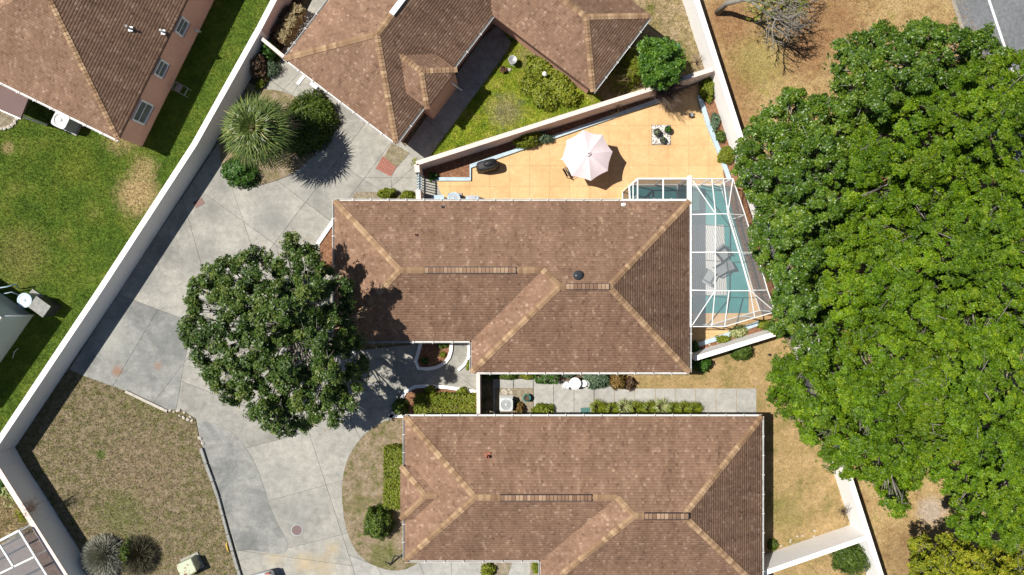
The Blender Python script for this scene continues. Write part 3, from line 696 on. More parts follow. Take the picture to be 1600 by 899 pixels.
def L_house(name, label, org, ax, ay, bx0, by, vents, skip=()):
    """hip roof over rectangle ax*ay with a deeper block from bx0 to ax, by deep"""
    h = House(name, label, org, (1, 0), (0, 1)); ha, hb = ay/2, by/2
    A1, A2 = (ha, ha), (bx0+ha, ha); B1, B2 = (bx0+hb, hb), (ax-hb, hb)
    sl = [((0, 0), (ax, 0), [(0, 0), (ax, 0), B2, B1, A2, A1]), ((0, 0), (0, ay), [(0, 0), A1, (0, ay)]),
          ((0, ay), (bx0, ay), [(0, ay), (bx0, ay), A2, A1]), ((bx0, ay), (bx0, by), [(bx0, ay), (bx0, by), B1, A2]),
          ((bx0, by), (ax, by), [(bx0, by), (ax, by), B2, B1]), ((ax, 0), (ax, by), [(ax, 0), (ax, by), B2])]
    ed = [((0, 0), A1, 'hip'), ((0, ay), A1, 'hip'), (A1, A2, 'ridge'), (A2, B1, 'hip'), ((bx0, by), B1, 'hip'), (B1, B2, 'ridge'), ((ax, 0), B2, 'hip'), ((ax, by), B2, 'hip')]
    out = [(0, 0), (ax, 0), (ax, by), (bx0, by), (bx0, ay), (0, ay)]
    h.root = thing(name, (*h.w((ax/2, ay/2)).xy, 0), label, 'house', 'brown shingle roofed houses')
    gs = [((0, 0), (ax, 0)), ((0, 0), (0, ay)), ((0, ay), (bx0, ay)), ((bx0, ay), (bx0, by)), ((bx0, by), (ax, by)), ((ax, 0), (ax, by))]
    ro = build_roof(h, h.root, sl, ed, out, gs)
    house_walls(h, h.root, out, .45, 'pink_pale')
    for (x0, x1, yy, zr) in vents:   # slotted ridge vents: a dark-edged strip on the ridge
        p, q = h.w((x0, yy)), h.w((x1, yy)); zz = h.eh+zr*h.k*PITCH
        vt = MB()
        for s in (-1, 1): vt.beam(p+Vector((0, s*.165, zz-p.z+.025)), q+Vector((0, s*.165, zz-p.z+.025)), .035, .09)
        for e in (p, q): vt.beam(e+Vector((0, -.165, zz-p.z+.025)), e+Vector((0, .165, zz-p.z+.025)), .035, .09)
        v = vt.build('ridge_vent', 'dark_metal', ro)
        mm = MB(); L = (q-p).length; n = int(L/.2)
        for i in range(n):
            c0, c1 = p+(q-p)*(i/n), p+(q-p)*((i+.9)/n); z = zz-p.z+.10
            mm.add([c0+Vector((0, -.15, z-.04)), c1+Vector((0, -.15, z-.05)), c1+Vector((0, 0, z-.01)), c0+Vector((0, 0, z)), c1+Vector((0, .15, z-.05)), c0+Vector((0, .15, z-.04))], [(0, 1, 2, 3), (3, 2, 4, 5)], rnd.random())
        mm.build('vent_cap', 'vent_cap', v)
    return h, ro
t = NT('vent_cap'); t.fin(t.ramp(t.attr(), [(0, (.17, .10, .065)), (.5, (.25, .155, .10)), (1, (.36, .245, .16))]), .9, .15)
hm, rm = L_house('brick_house', 'brown hip-roofed house in the middle with orange patio and pool cage', (523, 315), 554, 218, 214, 267, [(147, 283, 109, 109), (357, 421, 133.5, 133.5)])
hm.root.name = 'hip_roof_house'
hl, rl = L_house('hip_roof_house', 'brown hip-roofed house at the bottom with small hip bump on its driveway side', (633, 652), 557, 224, 212, 272, [(150, 286, 112, 112), (363, 428, 136, 136)])
def bump_hip(h, parent_roof, x0, x1, y0, y1, eh, axis, wallmat):
    """small hip roof bumping out of a slope; ridge runs along local axis 'x' (towards +x into the slope) or from its far end"""
    b = House('bump', '', (0, 0), (1, 0), (0, 1), eh); b.o = h.o.copy(); b.x, b.y = h.x, h.y
    hw = (y1-y0)/2 if axis == 'x' else (y1-y0)/2; m = (y0+y1)/2
    if x0 < x1: ap = (x0+hw, m)
    else: ap = (x0-hw, m)
    end = (x1, m)
    sl = [((x0, y0), (x0, y1), [(x0, y0), (x0, y1), ap]), ((x0, y0), (x1, y0), [(x0, y0), (x1, y0), end, ap]), ((x0, y1), (x1, y1), [(x0, y1), (x1, y1), end, ap])]
    ed = [((x0, y0), ap, 'hip'), ((x0, y1), ap, 'hip'), (ap, end, 'ridge')]
    ro = build_roof(b, h.root, sl, ed, [(x0, y0), (x1, y0), (x1, y1), (x0, y1)], [], 'bump_roof', ridge_w=.15)
    i = 3 if x0 < x1 else -3
    MB().prism([tuple(b.w(q).xy) for q in [(x0+i, y0+3), (x1, y0+3), (x1, y1-3), (x0+i, y1-3)]], 0, eh-.17).build('bump_wall', wallmat, h.root)
bump_hip(hl, rl, -6, 70, 76, 158, EH+.2, 'x', 'pink_pale')
# courtyard house, turned
cu, su = math.cos(R(37.2)), math.sin(R(37.2))
hc = House('hip_roof_house', '', (445, 92), (cu, su), (su, -cu))
hc.root = thing('hip_roof_house', (*hc.w((109, 180)).xy, 0), 'pink-walled brown-roofed house set askew at top with a lawn courtyard', 'house', 'brown shingle roofed houses')
W2 = 399
sl = [((0, 0), (218, 0), [(0, 0), (218, 0), (109, 109)]), ((0, 0), (0, W2), [(0, 0), (109, 109), (109, 290), (0, W2)]),
      ((218, 0), (218, 250), [(218, 0), (218, 250), (143.5, 324.5), (109, 290), (109, 109)]),
      ((0, W2), (415, W2), [(0, W2), (109, 290), (143.5, 324.5), (340.5, 324.5), (415, W2)]),
      ((218, 250), (415, 250), [(218, 250), (415, 250), (340.5, 324.5), (143.5, 324.5)]), ((415, 250), (415, W2), [(415, 250), (415, W2), (340.5, 324.5)])]
ed = [((0, 0), (109, 109), 'hip'), ((218, 0), (109, 109), 'hip'), ((109, 109), (109, 290), 'ridge'), ((143.5, 324.5), (340.5, 324.5), 'ridge'), ((415, 250), (340.5, 324.5), 'hip'), ((415, W2), (340.5, 324.5), 'hip')]
out2 = [(0, 0), (218, 0), (218, 250), (415, 250), (415, W2), (0, W2)]
rc = build_roof(hc, hc.root, sl, ed, out2, [((0, 0), (218, 0)), ((0, 0), (0, W2)), ((218, 0), (218, 70)), ((218, 146), (218, 250)), ((218, 250), (415, 250)), ((415, 250), (415, W2))])
house_walls(hc, hc.root, out2, .42, 'pink_stucco')
bump_hip(hc, rc, 228, 142, 70, 146, EH+.45, 'x', 'pink_stucco')
for a, b in (((109, 146), (109, 230)), ((280, 324.5), (220, 324.5))):
    zr = 109 if a[0] == 109 else 74.5; p, q = hc.w(a), hc.w(b); z = hc.eh+zr*hc.k*PITCH+.06
    MB().beam((p.x, p.y, z), (q.x, q.y, z), .3, .1).build('ridge_vent', 'white_metal', rc)
# small white fittings on the courtyard house
for (p, sz) in (((471, 127), (.18, .6, .12)), ((493, 135), (.45, .3, .3))):
    c = P(*p, 1.0); MB().box((c.x, c.y, 1.1), sz, R(-37)).build('meter_box', 'white_metal', hc.root)
dp = P(712, 133, 1.2)
MB().path([P(706, 128, 2.4), P(709, 133, 2.2), (P(716, 138, .2)), P(722, 142, .08)], .05).build('downspout', 'white_metal', hc.root)
# house at the top left
cu, su = math.cos(R(26.2)), math.sin(R(26.2))
ht = House('hip_roof_house', '', (184, 219), (-cu, -su), (su, -cu))
ht.root = thing('hip_roof_house', (*ht.w((160, 160)).xy, 0), 'pink-walled house with brown roof in the top left corner by green lawn', 'house', 'brown shingle roofed houses')
sl = [((0, 0), (320, 0), [(0, 0), (320, 0), (160, 160)]), ((0, 0), (0, 480), [(0, 0), (0, 480), (160, 320), (160, 160)]), ((320, 0), (320, 480), [(320, 0), (320, 480), (160, 320), (160, 160)]), ((0, 480), (320, 480), [(0, 480), (320, 480), (160, 320)])]
rt = build_roof(ht, ht.root, sl, [((0, 0), (160, 160), 'hip')], [(0, 0), (320, 0), (320, 480), (0, 480)], [((0, 0), (320, 0))], ridge_w=.14)
MB().prism([tuple(ht.w(q).xy) for q in [(2.5, 3), (300, 3), (300, 470), (2.5, 470)]], -.1, EH-.17).build('wall', 'pink_stucco', ht.root)
def wall_window(h, y0, y1, z0, z1, x=2.5, divs=2, root=None, horizontal=False):
    a, b = h.w((x, y0)), h.w((x, y1)); d = (b-a).normalized(); nn = -h.x.normalized(); a.z = b.z = 0
    fr = MB()
    for z in (z0, z1): fr.beam(a+Vector((0, 0, z))+nn*.05, b+Vector((0, 0, z))+nn*.05, .10, .06)
    for e in (a, b): fr.beam(e+Vector((0, 0, z0))+nn*.05, e+Vector((0, 0, z1))+nn*.05, .07, .10)
    if divs > 1: fr.beam(a+Vector((0, 0, (z0+z1)/2))+nn*.04, b+Vector((0, 0, (z0+z1)/2))+nn*.04, .06, .04)
    w = fr.build('window', 'white_metal', root or h.root)
    m = MB(); m.add([a+Vector((0, 0, z0))+nn*.03, b+Vector((0, 0, z0))+nn*.03, b+Vector((0, 0, z1))+nn*.03, a+Vector((0, 0, z1))+nn*.03], [(0, 1, 2, 3)])
    m.build('pane', 'pane_grey', w)
    s = MB(); s.beam(a+Vector((0, 0, z0-.06))+nn*.08, b+Vector((0, 0, z0-.06))+nn*.08, .22, .06); s.build('sill', 'pink_stucco', w)
for px0, px1, z0, z1 in ((38, 72, .95, 2.2), (118, 143, 1.4, 2.25), (193, 218, 1.4, 2.25)): wall_window(ht, px0, px1, z0, z1)
# flat brown patio roof against the top left house
pr = MB().prism([(p.x, p.y) for p in PP([(46, 153), (33, 186), (-60, 146), (-47, 113)], 2.35)], 2.28, 2.40).build('flat_roof', 'brown_roof', ht.root)
MB().beam(P(33.5, 187, 2.34), P(-60, 147, 2.34), .06, .16).build('fascia', 'grey_metal', pr)
MB().beam(P(30, 181, 2.3), Vector((*P(30, 181, 2.3).xy, 0)), .1, .1).build('post', 'white_metal', pr)
def vent_pipe(px, py, z, hgt, r, mat, parent, flash=None, nm='vent_pipe'):
    p = P(px, py, z)
    o = MB().lathe((p.x, p.y, z-.1), [(r, 0), (r, hgt+.1), (r*.75, hgt+.1), (r*.75, hgt-.05)], 12).build(nm, mat, parent)
    f = MB(); f.box((p.x, p.y, z-.02), (r*4, r*4.6, .07)); f.build('flashing', flash or mat, o)
vent_pipe(204, 46, 3.35, .45, .06, 'grey_metal', rt); vent_pipe(255, 51, 2.95, .35, .06, 'white_metal', rt, 'grey_metal')
vent_pipe(651, 368, 3.3, .25, .07, 'copper_pipe', rm); vent_pipe(692, 325, 2.75, .12, .05, 'dark_metal', rm)
vent_pipe(892, 512, 3.6, .12, .04, 'dark_metal', rm); vent_pipe(762, 713, 3.45, .3, .08, 'terracotta', rl); vent_pipe(1005, 862, 3.6, .12, .05, 'dark_metal', rl)
vent_pipe(974, 322, 2.72, .12, .06, 'white_metal', rm)
p = P(904, 432, 4.45)
o = MB().lathe((p.x, p.y, 4.05), [(.29, 0), (.29, .28), (.31, .30), (.31, .34), (.27, .36)], 24).build('skylight_tube', 'dark_metal', rm)
MB().lathe((p.x, p.y, 4.40), [(.265, 0), (.25, .06), (.19, .12), (.10, .155), (.01, .165)], 24).build('skylight_dome', 'dark_glass', o)
# green-grey house at the left edge
gh = thing('grey_house', P(-60, 520), 'pale green-grey house at the left edge with dark utility corner', 'house')
gp = [(52, 494), (-100, 388), (-190, 520), (-40, 625)]
MB().prism([(p.x, p.y) for p in PP(gp)], -.1, 2.6).build('wall', 'green_grey', gh)
c0 = cen([tuple(p.xy) for p in PP(gp)])
MB().prism([(c0[0]+(p.x-c0[0])*1.03, c0[1]+(p.y-c0[1])*1.03) for p in PP(gp)], 2.6, 2.75).build('roof', 'gutter_white', gh)
MB().path([P(52.5, 493.5)+Vector((.06, .03, .1)), P(52.5, 493.5)+Vector((.06, .03, 2.5))], .05).build('downspout', 'white_metal', gh)
a, b = P(52, 494), P(-100, 388); d = (b-a).normalized(); nn = Vector((-d.y, d.x, 0))
if nn.y < 0: nn = -nn
wf = MB(); A, B = a+d*1.9+nn*.04, a+d*2.9+nn*.04
for z in (1.0, 1.95): wf.beam(A+Vector((0, 0, z)), B+Vector((0, 0, z)), .09, .08)
for e in (A, B): wf.beam(e+Vector((0, 0, 1.0)), e+Vector((0, 0, 1.95)), .08, .08)
w_ = wf.build('window', 'white_metal', gh)
MB().add([A+Vector((0, 0, 1.0)), B+Vector((0, 0, 1.0)), B+Vector((0, 0, 1.95)), A+Vector((0, 0, 1.95))], [(0, 1, 2, 3)]).build('pane', 'dark_glass', w_)

# ------------------------------------------------------------------ pool cage
cg = thing('pool_cage', P(1130, 400), 'white-framed screened pool cage at the end of the middle house', 'enclosure')
OH, KH, IH = 2.4, 2.5, 3.1
N_ = dict(o1=(1080, 280, OH), o2=(1112, 280, OH), o3=(1130, 280, OH), o4=(1145, 280, OH), o5=(1164, 337, OH), o6=(1182, 395, OH), o7=(1199, 454, OH), o8=(1211, 488, OH), ob=(1179, 497, OH), o9=(1132, 511, OH), o10=(1112, 511, OH), o11=(1080, 511, OH),
         k1=(1080, 336, KH), k2=(1080, 395, KH), k3=(1080, 454, KH), i1=(1118, 335, IH), i2=(1137, 335, IH), i3=(1117.5, 395, IH), i4=(1155, 395, IH), i5=(1117, 455, IH), i6=(1172, 455, IH), i7=(1139, 455, IH))
N_ = {k: P(*v) for k, v in N_.items()}
def beam_(a, b, w=.07, d=.07, par=cg): return MB().beam(a, b, w, d).build('beam', 'white_metal', par)
for a, b in [s_.split() for s_ in 'o1 o2,o2 o3,o3 o4,o4 o5,o5 o6,o6 o7,o7 o8,o8 ob,ob o9,o9 o10,o10 o11,o1 i1,o2 i1,o3 i2,o4 i2,k1 i1,i1 i2,i2 o5,i1 i3,i3 i5,i2 i4,i4 i6,k2 i3,i3 i4,i4 o6,k3 i5,i5 i7,i7 i6,i6 o7,i5 o11,i5 o10,i7 o9,i6 ob,i6 o8'.split(',')]:
    big = (a, b) in (('i2', 'i4'), ('i4', 'i6'))
    beam_(N_[a], N_[b], .07 if big else .038, .08)
for pn in 'o1 o2 i1,o1 i1 k1,o2 o3 i2 i1,o3 o4 i2,o4 o5 i2,k1 i1 i3 k2,i1 i2 i4 i3,i2 o5 o6 i4,k2 i3 i5 k3,i3 i4 i6 i5,i4 o6 o7 i6,k3 i5 o11,i5 o10 o11,i5 i7 o9 o10,i7 i6 ob o9,i6 o8 ob,i6 o7 o8'.split(','):
    v = [N_[k] for k in pn.split()]; MB().add(v, [tuple(range(len(v)))]).build('screen_panel', 'screen_mesh', cg)
ring_ = ['o1', 'o2', 'o3', 'o4', 'o5', 'o6', 'o7', 'o8', 'ob', 'o9', 'o10', 'o11']
g0 = lambda v, z=.05: Vector((v.x, v.y, z))
for a, b in zip(ring_, ring_[1:]):
    A, B = N_[a], N_[b]
    beam_(g0(A), g0(B), .05, .08)
    MB().add([g0(A), g0(B), B, A], [(0, 1, 2, 3)]).build('screen_panel', 'screen_mesh', cg)
for a in ring_: MB().beam(g0(N_[a], 0), N_[a], .06, .06).build('post', 'white_metal', cg)
beam_(N_['o1']+Vector((-.08, .15, .1)), N_['o11']+Vector((-.08, -.02, .1)), .13, .16)
# screened bay on the patio side
by = thing('screened_bay', P(1030, 300), 'low screened bay with teal floor between main roof and orange patio', 'enclosure')
BN = [P(*v, 2.35) for v in ((984, 314), (983, 292), (996, 280), (1036, 280), (1074, 280), (1074, 314))]
BM = [P(*v, 2.38) for v in ((984, 318), (996, 318), (1036, 318), (1074, 318))]
for a, b in zip(BN, BN[1:]):
    beam_(a, b, .08, .09, by); beam_(g0(a), g0(b), .06, .1, by); MB().beam(g0(a, 0), a, .06, .06).build('post', 'white_metal', by)
    MB().add([g0(a), g0(b), b, a], [(0, 1, 2, 3)]).build('screen_panel', 'screen_shaded', by)
for a, b in ((BN[2], BM[1]), (BN[3], BM[2])): beam_(a, b, .07, .08, by)
beam_(P(989, 286, 2.36), P(989, 318, 2.38), .05, .06, by); beam_(P(984, 314, 2.36), P(996, 305, 2.36), .05, .06, by)
beam_(P(970, 315, 2.56), P(1079, 314.5, 2.56), .16, .1, by); beam_(P(1076, 276, 2.45), P(1076, 316, 2.5), .17, .12, by)
for v in ([BN[0], BN[1], BN[2], BM[1], BM[0]], [BN[2], BN[3], BM[2], BM[1]], [BN[3], BN[4], BM[3], BM[2]]):
    MB().add([q+Vector((0, 0, .02)) for q in v], [tuple(range(len(v)))]).build('screen_panel', 'screen_shaded', by)
MB().prism([(p.x, p.y) for p in PP([(1072, 352), (1131, 352), (1136, 462), (1072, 462)])], .006, .02).build('outdoor_rug', 'rug')
tag(bpy.data.objects['outdoor_rug'], 'pale swirl-patterned outdoor rug inside the pool cage', 'rug')
def lounge(px, py, rot, label):
    c = P(px, py); r = thing('lounge_chair', c, label, 'chair', 'lounge chairs in the pool cage')
    r.rotation_euler.z = rot
    fr = MB()
    for x in (-.32, .32):
        fr.beam((x, -.33, .28), (x, .36, .32), .04, .04)
        for y in (-.3, .32): fr.beam((x, y, 0), (x, y, .58 if y < 0 else .56), .04, .04)
        fr.beam((x, -.34, .58), (x, .36, .58), .06, .03)
    fr.build('frame', 'dark_metal', r, True)
    MB().box((0, -.02, .36), (.58, .62, .12), 0, .5, .03).build('seat_cushion', 'cushion_grey', r, True)
    m = MB(); m.add([(-.28, .28, .4), (.28, .28, .4), (.28, .46, .95), (-.28, .46, .95), (-.28, .40, .38), (.28, .40, .38), (.28, .58, .93), (-.28, .58, .93)], [(0, 1, 2, 3), (7, 6, 5, 4), (0, 4, 5, 1), (1, 5, 6, 2), (2, 6, 7, 3), (3, 7, 4, 0)])
    m.build('backrest', 'cushion_grey', r, True)
lounge(1127, 398, R(40), 'grey cushioned lounge chair on the rug near the pool cage beam')
lounge(1104, 432, R(150), 'grey cushioned lounge chair at the rug edge in the pool cage')
lounge(1124, 422, R(-60), 'grey cushioned lounge chair tucked at mid rug in the pool cage')

# cage at the lower left corner
c2 = thing('pool_cage', P(40, 880), 'white-framed screened cage in the lower left corner behind the wall', 'enclosure')
MB().prism([(p.x, p.y) for p in PP([(-150, 935), (55, 825), (110, 910), (150, 980), (-150, 980)])], -.02, .02).build('paver_floor', 'cage_floor', c2)
Q = {k: P(*v) for k, v in dict(a=(30, 829, 2.4), b=(-100, 898, 2.4), c=(80, 910, 2.4), d=(120, 975, 2.4), e=(-60, 925, 2.4), f=(55, 870, 2.4), g=(-100, 945, 2.4), h=(0, 852, 2.4), i=(22, 887, 2.4), j=(0, 965, 2.4)).items()}
for a, b in (('a', 'b'), ('a', 'f'), ('f', 'c'), ('c', 'd'), ('f', 'g'), ('h', 'i'), ('c', 'j')): beam_(Q[a], Q[b], .09, .09, c2)
for a, b in (('a', 'b'), ('a', 'd')):
    A, B = Q[a], Q[b]; beam_(g0(A), g0(B), .06, .1, c2); beam_(g0(A, .9), g0(B, .9), .05, .06, c2)
    MB().add([g0(A), g0(B), B, A], [(0, 1, 2, 3)]).build('screen_panel', 'screen_mesh', c2)
for a in 'abcdf': MB().beam(g0(Q[a], 0), Q[a], .07, .07).build('post', 'white_metal', c2)
for v in ('ahif', 'hbgi', 'fcjg', 'cdj'): MB().add([Q[k]-Vector((0, 0, .01)) for k in v], [tuple(range(len(v)))]).build('screen_panel', 'screen_mesh', c2)

# ------------------------------------------------------------------ foliage generators
def unit(a): return a/np.maximum(np.linalg.norm(a, axis=1, keepdims=True), 1e-9)
def sprigs(pts, axes, k, L, W, tilt=.35, tilt_var=.35, tint=.5, tvar=.22):
    """k pointed leaves round each point; returns verts, quads, tints"""
    n = len(pts); ax = unit(axes)
    ref = np.where(np.abs(ax[:, 2:3]) < .9, np.array([[0, 0, 1.]]), np.array([[1., 0, 0]]))
    t1 = unit(np.cross(ax, ref)); t2 = np.cross(ax, t1)
    az = nr.uniform(0, 6.283, (n, 1))+np.arange(k)[None]*6.283/k+nr.normal(0, .35, (n, k))
    ti = nr.normal(tilt, tilt_var, (n, k))
    sz = nr.uniform(.7, 1.25, (n, k, 1))
    A = ax[:, None, :]; T1 = t1[:, None, :]; T2 = t2[:, None, :]
    flat = np.cos(az)[..., None]*T1+np.sin(az)[..., None]*T2
    d = np.cos(ti)[..., None]*flat+np.sin(ti)[..., None]*A
    sd = np.cross(np.broadcast_to(A, d.shape), d); sd /= np.maximum(np.linalg.norm(sd, axis=2, keepdims=True), 1e-6)
    upn = np.cross(d, sd); p = pts[:, None, :]
    b = p+d*.06*L*sz; l = p+d*.52*L*sz+sd*W*.5*sz+upn*.10*W*sz; r = p+d*.52*L*sz-sd*W*.5*sz+upn*.10*W*sz; tip = p+d*L*sz-A*.12*L*sz
    V = np.stack([b, l, tip, r], 2).reshape(-1, 3)
    Fq = np.arange(n*k*4).reshape(-1, 4)
    tn = np.clip((np.asarray(tint)+nr.normal(0, tvar*.7, n))[:, None]+nr.normal(0, tvar, (n, k)), 0, 1).reshape(-1)
    return V, Fq, tn
def dome_pts(n, c, r, up=.0, shell=.55):
    """points in the outer shell of an ellipsoid, mostly its upper side"""
    d = unit(nr.normal(0, 1, (n, 3))); d[:, 2] = np.where(d[:, 2] < -.25+up, -d[:, 2], d[:, 2])
    rad = nr.uniform(shell, 1, (n, 1))**.7
    return np.asarray(c)+d*rad*np.asarray(r), d
def crown_tree(name, label, cat, polys, h_lo, h_top, lobe, leafmat, leafL, leafW, dens, trunk_px, bark='bark', k=5, group=None, gap=.8, tint_span=(.35, .62), twigs=0, trunk_r=.22, flat=.8, shell=.6, hole=0.0, puffs=14, puff_r=1.0, zvar=.5, fill=.9):
    """polys: outlines of the crown as the photo shows it; lobes fill them under a dome"""
    base = P(*trunk_px, 0) ; root = thing(name, base, label, cat, group)
    Vs, Fs, Ts, lobes = [], [], [], []; off = 0
    for poly in polys:
        pa = np.array(poly, float); lo, hi = pa.min(0), pa.max(0); sp = F/(H-(h_lo+h_top)/2)
        cand = nr.uniform(lo, hi, (9000, 2)); cand = cand[inside_np(cand, poly)]; ed = edge_dist(cand, poly)
        dmax = max(ed.max(), 1)
        keep = []
        for q, e in zip(cand, ed):
            rr = lobe*nr.uniform(.7, 1.2)
            if e < rr*sp*.72: rr = max(lobe*.42, e/sp/.85)
            if e < rr*sp*.6: continue
            if all((q[0]-a)**2+(q[1]-b)**2 > ((rr+c)*.5*sp*gap*1.25)**2 for a, b, c, _ in keep):
                f = min(1, e/min(dmax, 4.5*sp)); keep.append((q[0], q[1], rr, h_lo+(h_top-h_lo)*(1-(1-f)**2)+nr.normal(0, zvar)))
        lobes += keep
    for x, y, r, z in lobes:
        if nr.random() < hole: continue
        c = P(x, y, z); npf = max(5, int(r*r*puffs)); per = max(5, int(dens*r*r*4.2/npf))
        pc, d0 = dome_pts(npf, np.array(c), np.array([r, r, r*flat]), shell=.55)
        pc[:, 2] += nr.normal(0, .12, npf)
        pr_ = nr.uniform(.16, .34, npf)*puff_r
        pts = np.repeat(pc, per, 0); d = unit(nr.normal(0, 1, (npf*per, 3))); d[:, 2] = np.abs(d[:, 2])*.9-.15
        pts = pts+d*(np.repeat(pr_, per)*nr.uniform(.35, 1, npf*per))[:, None]
        axs = d*.9+np.repeat(d0, per, 0)*.35+np.array([0, 0, .5])+nr.normal(0, .25, d.shape)
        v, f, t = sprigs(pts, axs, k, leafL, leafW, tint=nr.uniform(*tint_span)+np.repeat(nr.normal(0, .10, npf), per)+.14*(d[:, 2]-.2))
        Vs.append(v); Fs.append(f+off); Ts.append(t); off += len(v)
    for x, y, r, z in lobes:
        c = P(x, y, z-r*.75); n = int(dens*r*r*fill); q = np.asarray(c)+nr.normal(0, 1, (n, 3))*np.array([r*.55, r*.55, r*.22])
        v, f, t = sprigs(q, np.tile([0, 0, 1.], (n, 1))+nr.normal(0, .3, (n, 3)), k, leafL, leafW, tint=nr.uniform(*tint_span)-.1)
        Vs.append(v); Fs.append(f+off); Ts.append(t); off += len(v)
    V = np.concatenate(Vs)-np.array(base); me = np_mesh('crown', V, np.concatenate(Fs), np.concatenate(Ts))
    # trunk and limbs
    mb = MB(); fork = Vector((base.x, base.y, h_lo*.55)); ctr = sum((P(x, y, z) for x, y, r, z in lobes), Vector())/len(lobes)
    top = fork.lerp(ctr, .45); top.z = h_lo*.9
    mb.path([base-Vector((0, 0, .1)), base+Vector((.03, .02, .25)), fork, top], [trunk_r*1.5, trunk_r*1.1, trunk_r*.9, trunk_r*.6], 10)
    for i, (x, y, r, z) in enumerate(lobes):
        c = P(x, y, z); m1 = fork.lerp(c, .45)+Vector((nr.normal(0, .2), nr.normal(0, .2), nr.normal(.2, .15)))
        st = fork.lerp(top, nr.uniform(0, 1))
        mb.path([st, m1, c-Vector((0, 0, r*.15))], [trunk_r*.42, trunk_r*.24, trunk_r*.07], 5)
        for _ in range(3):
            e = c+Vector((nr.normal(0, r*.55), nr.normal(0, r*.55), nr.uniform(0, r*.5))); mb.path([m1.lerp(c, .6), e], [trunk_r*.1, trunk_r*.03], 4)
        for _ in range(twigs if nr.random() < .5 else 0):
            e = c+Vector((nr.normal(0, r*.75), nr.normal(0, r*.75), r*nr.uniform(.5, .85))); m2 = c.lerp(e, .55)+Vector((nr.normal(0, .12), nr.normal(0, .12), .1))
            mb.path([c, m2, e], [.03, .02, .008], 4)
            for _q in range(3): mb.path([m2, m2+Vector((nr.normal(0, .3), nr.normal(0, .3), nr.uniform(0, .25)))], [.014, .006], 3)
    mb.build('trunk', bark, root)
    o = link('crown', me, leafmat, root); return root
def shrub(px, py, rx, ry, h, mat, label, cat='shrub', group=None, leafL=.11, leafW=.05, dens=260, k=5, rot=0, shape='dome', name='shrub', tint=.5, lumps=5, shell=.7, tvar=.22, stem=True):
    """px,py: middle of the shrub as seen; rx,ry photo pixels; h metres"""
    s = F/(H-h*.5); rx, ry = rx/s, ry/s; m = P(px, py, h*.5); base = Vector((m.x, m.y, 0))
    root = thing(name, base, label, cat, group)
    ar = 3.14*rx*ry+3.14*(rx+ry)*h*.7; n = int(dens*ar)
    if shape == 'dome':
        d = unit(nr.normal(0, 1, (n, 3))); d[:, 2] = np.abs(d[:, 2])*1.05-.05
        wob = 1+sum(.065*np.sin(d@nr.normal(0, 4.5, 3)+nr.uniform(0, 6)) for _ in range(lumps))
        rad = (nr.uniform(shell, 1.0, n)*wob)[:, None]; ht = h
        pts = d*rad*np.array([rx, ry, ht])
        axs = d/np.array([rx, ry, ht])*min(rx, ry)+np.array([0, 0, .3])+nr.normal(0, .3, d.shape)
    else:   # clipped hedge: rounded block
        u = nr.uniform(-1, 1, (n, 3)); ax = nr.integers(0, 3, n); pr_ = nr.random(n); top = pr_ < rx*ry*4/(rx*ry*4+4*(rx+ry)*h)
        sgn = np.sign(u[:, 0]); d = np.zeros((n, 3)); q = u.copy(); q[:, 2] = (u[:, 2]+1)/2
        q[top, 2] = 1; d[top, 2] = 1; sx = (~top) & (nr.random(n) < ry/(rx+ry)); sy = (~top) & (~sx)
        q[sx, 0] = np.sign(u[sx, 0]); d[sx, 0] = q[sx, 0]; q[sy, 1] = np.sign(u[sy, 1]); d[sy, 1] = q[sy, 1]
        rnd_ = 1-.10*np.maximum(0, np.abs(q[:, 0])+np.abs(q[:, 1])-1.45); lum = 1+.05*np.sin(q[:, 0]*rx*5)+.05*np.sin(q[:, 1]*ry*6+1)
        pts = np.stack([q[:, 0]*rx*rnd_, q[:, 1]*ry*rnd_, q[:, 2]*h*lum], 1)+nr.normal(0, .035, (n, 3)); axs = d+np.array([0, 0, .35])+nr.normal(0, .35, d.shape)
    pts[:, 2] = np.maximum(pts[:, 2], .03)
    if rot: ca, sa = math.cos(rot), math.sin(rot); Rm = np.array([[ca, sa, 0], [-sa, ca, 0], [0, 0, 1]]); pts = pts@Rm; axs = axs@Rm
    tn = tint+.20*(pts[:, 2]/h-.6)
    v, f, t = sprigs(pts, axs, k, leafL, leafW, tint=tn, tvar=tvar)
    v[:, 2] = np.maximum(v[:, 2], .005)
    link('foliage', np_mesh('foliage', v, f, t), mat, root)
    if stem:
        mb = MB()
        for i in range(7):
            a = i*.9; e = (rx*.6*math.cos(a), ry*.6*math.sin(a), h*.62); mb.path([(0, 0, -.03), (e[0]*.4, e[1]*.4, h*.35), e], [.03, .02, .008], 5)
        o = mb.build('stem', 'bark', root, True)
    return root
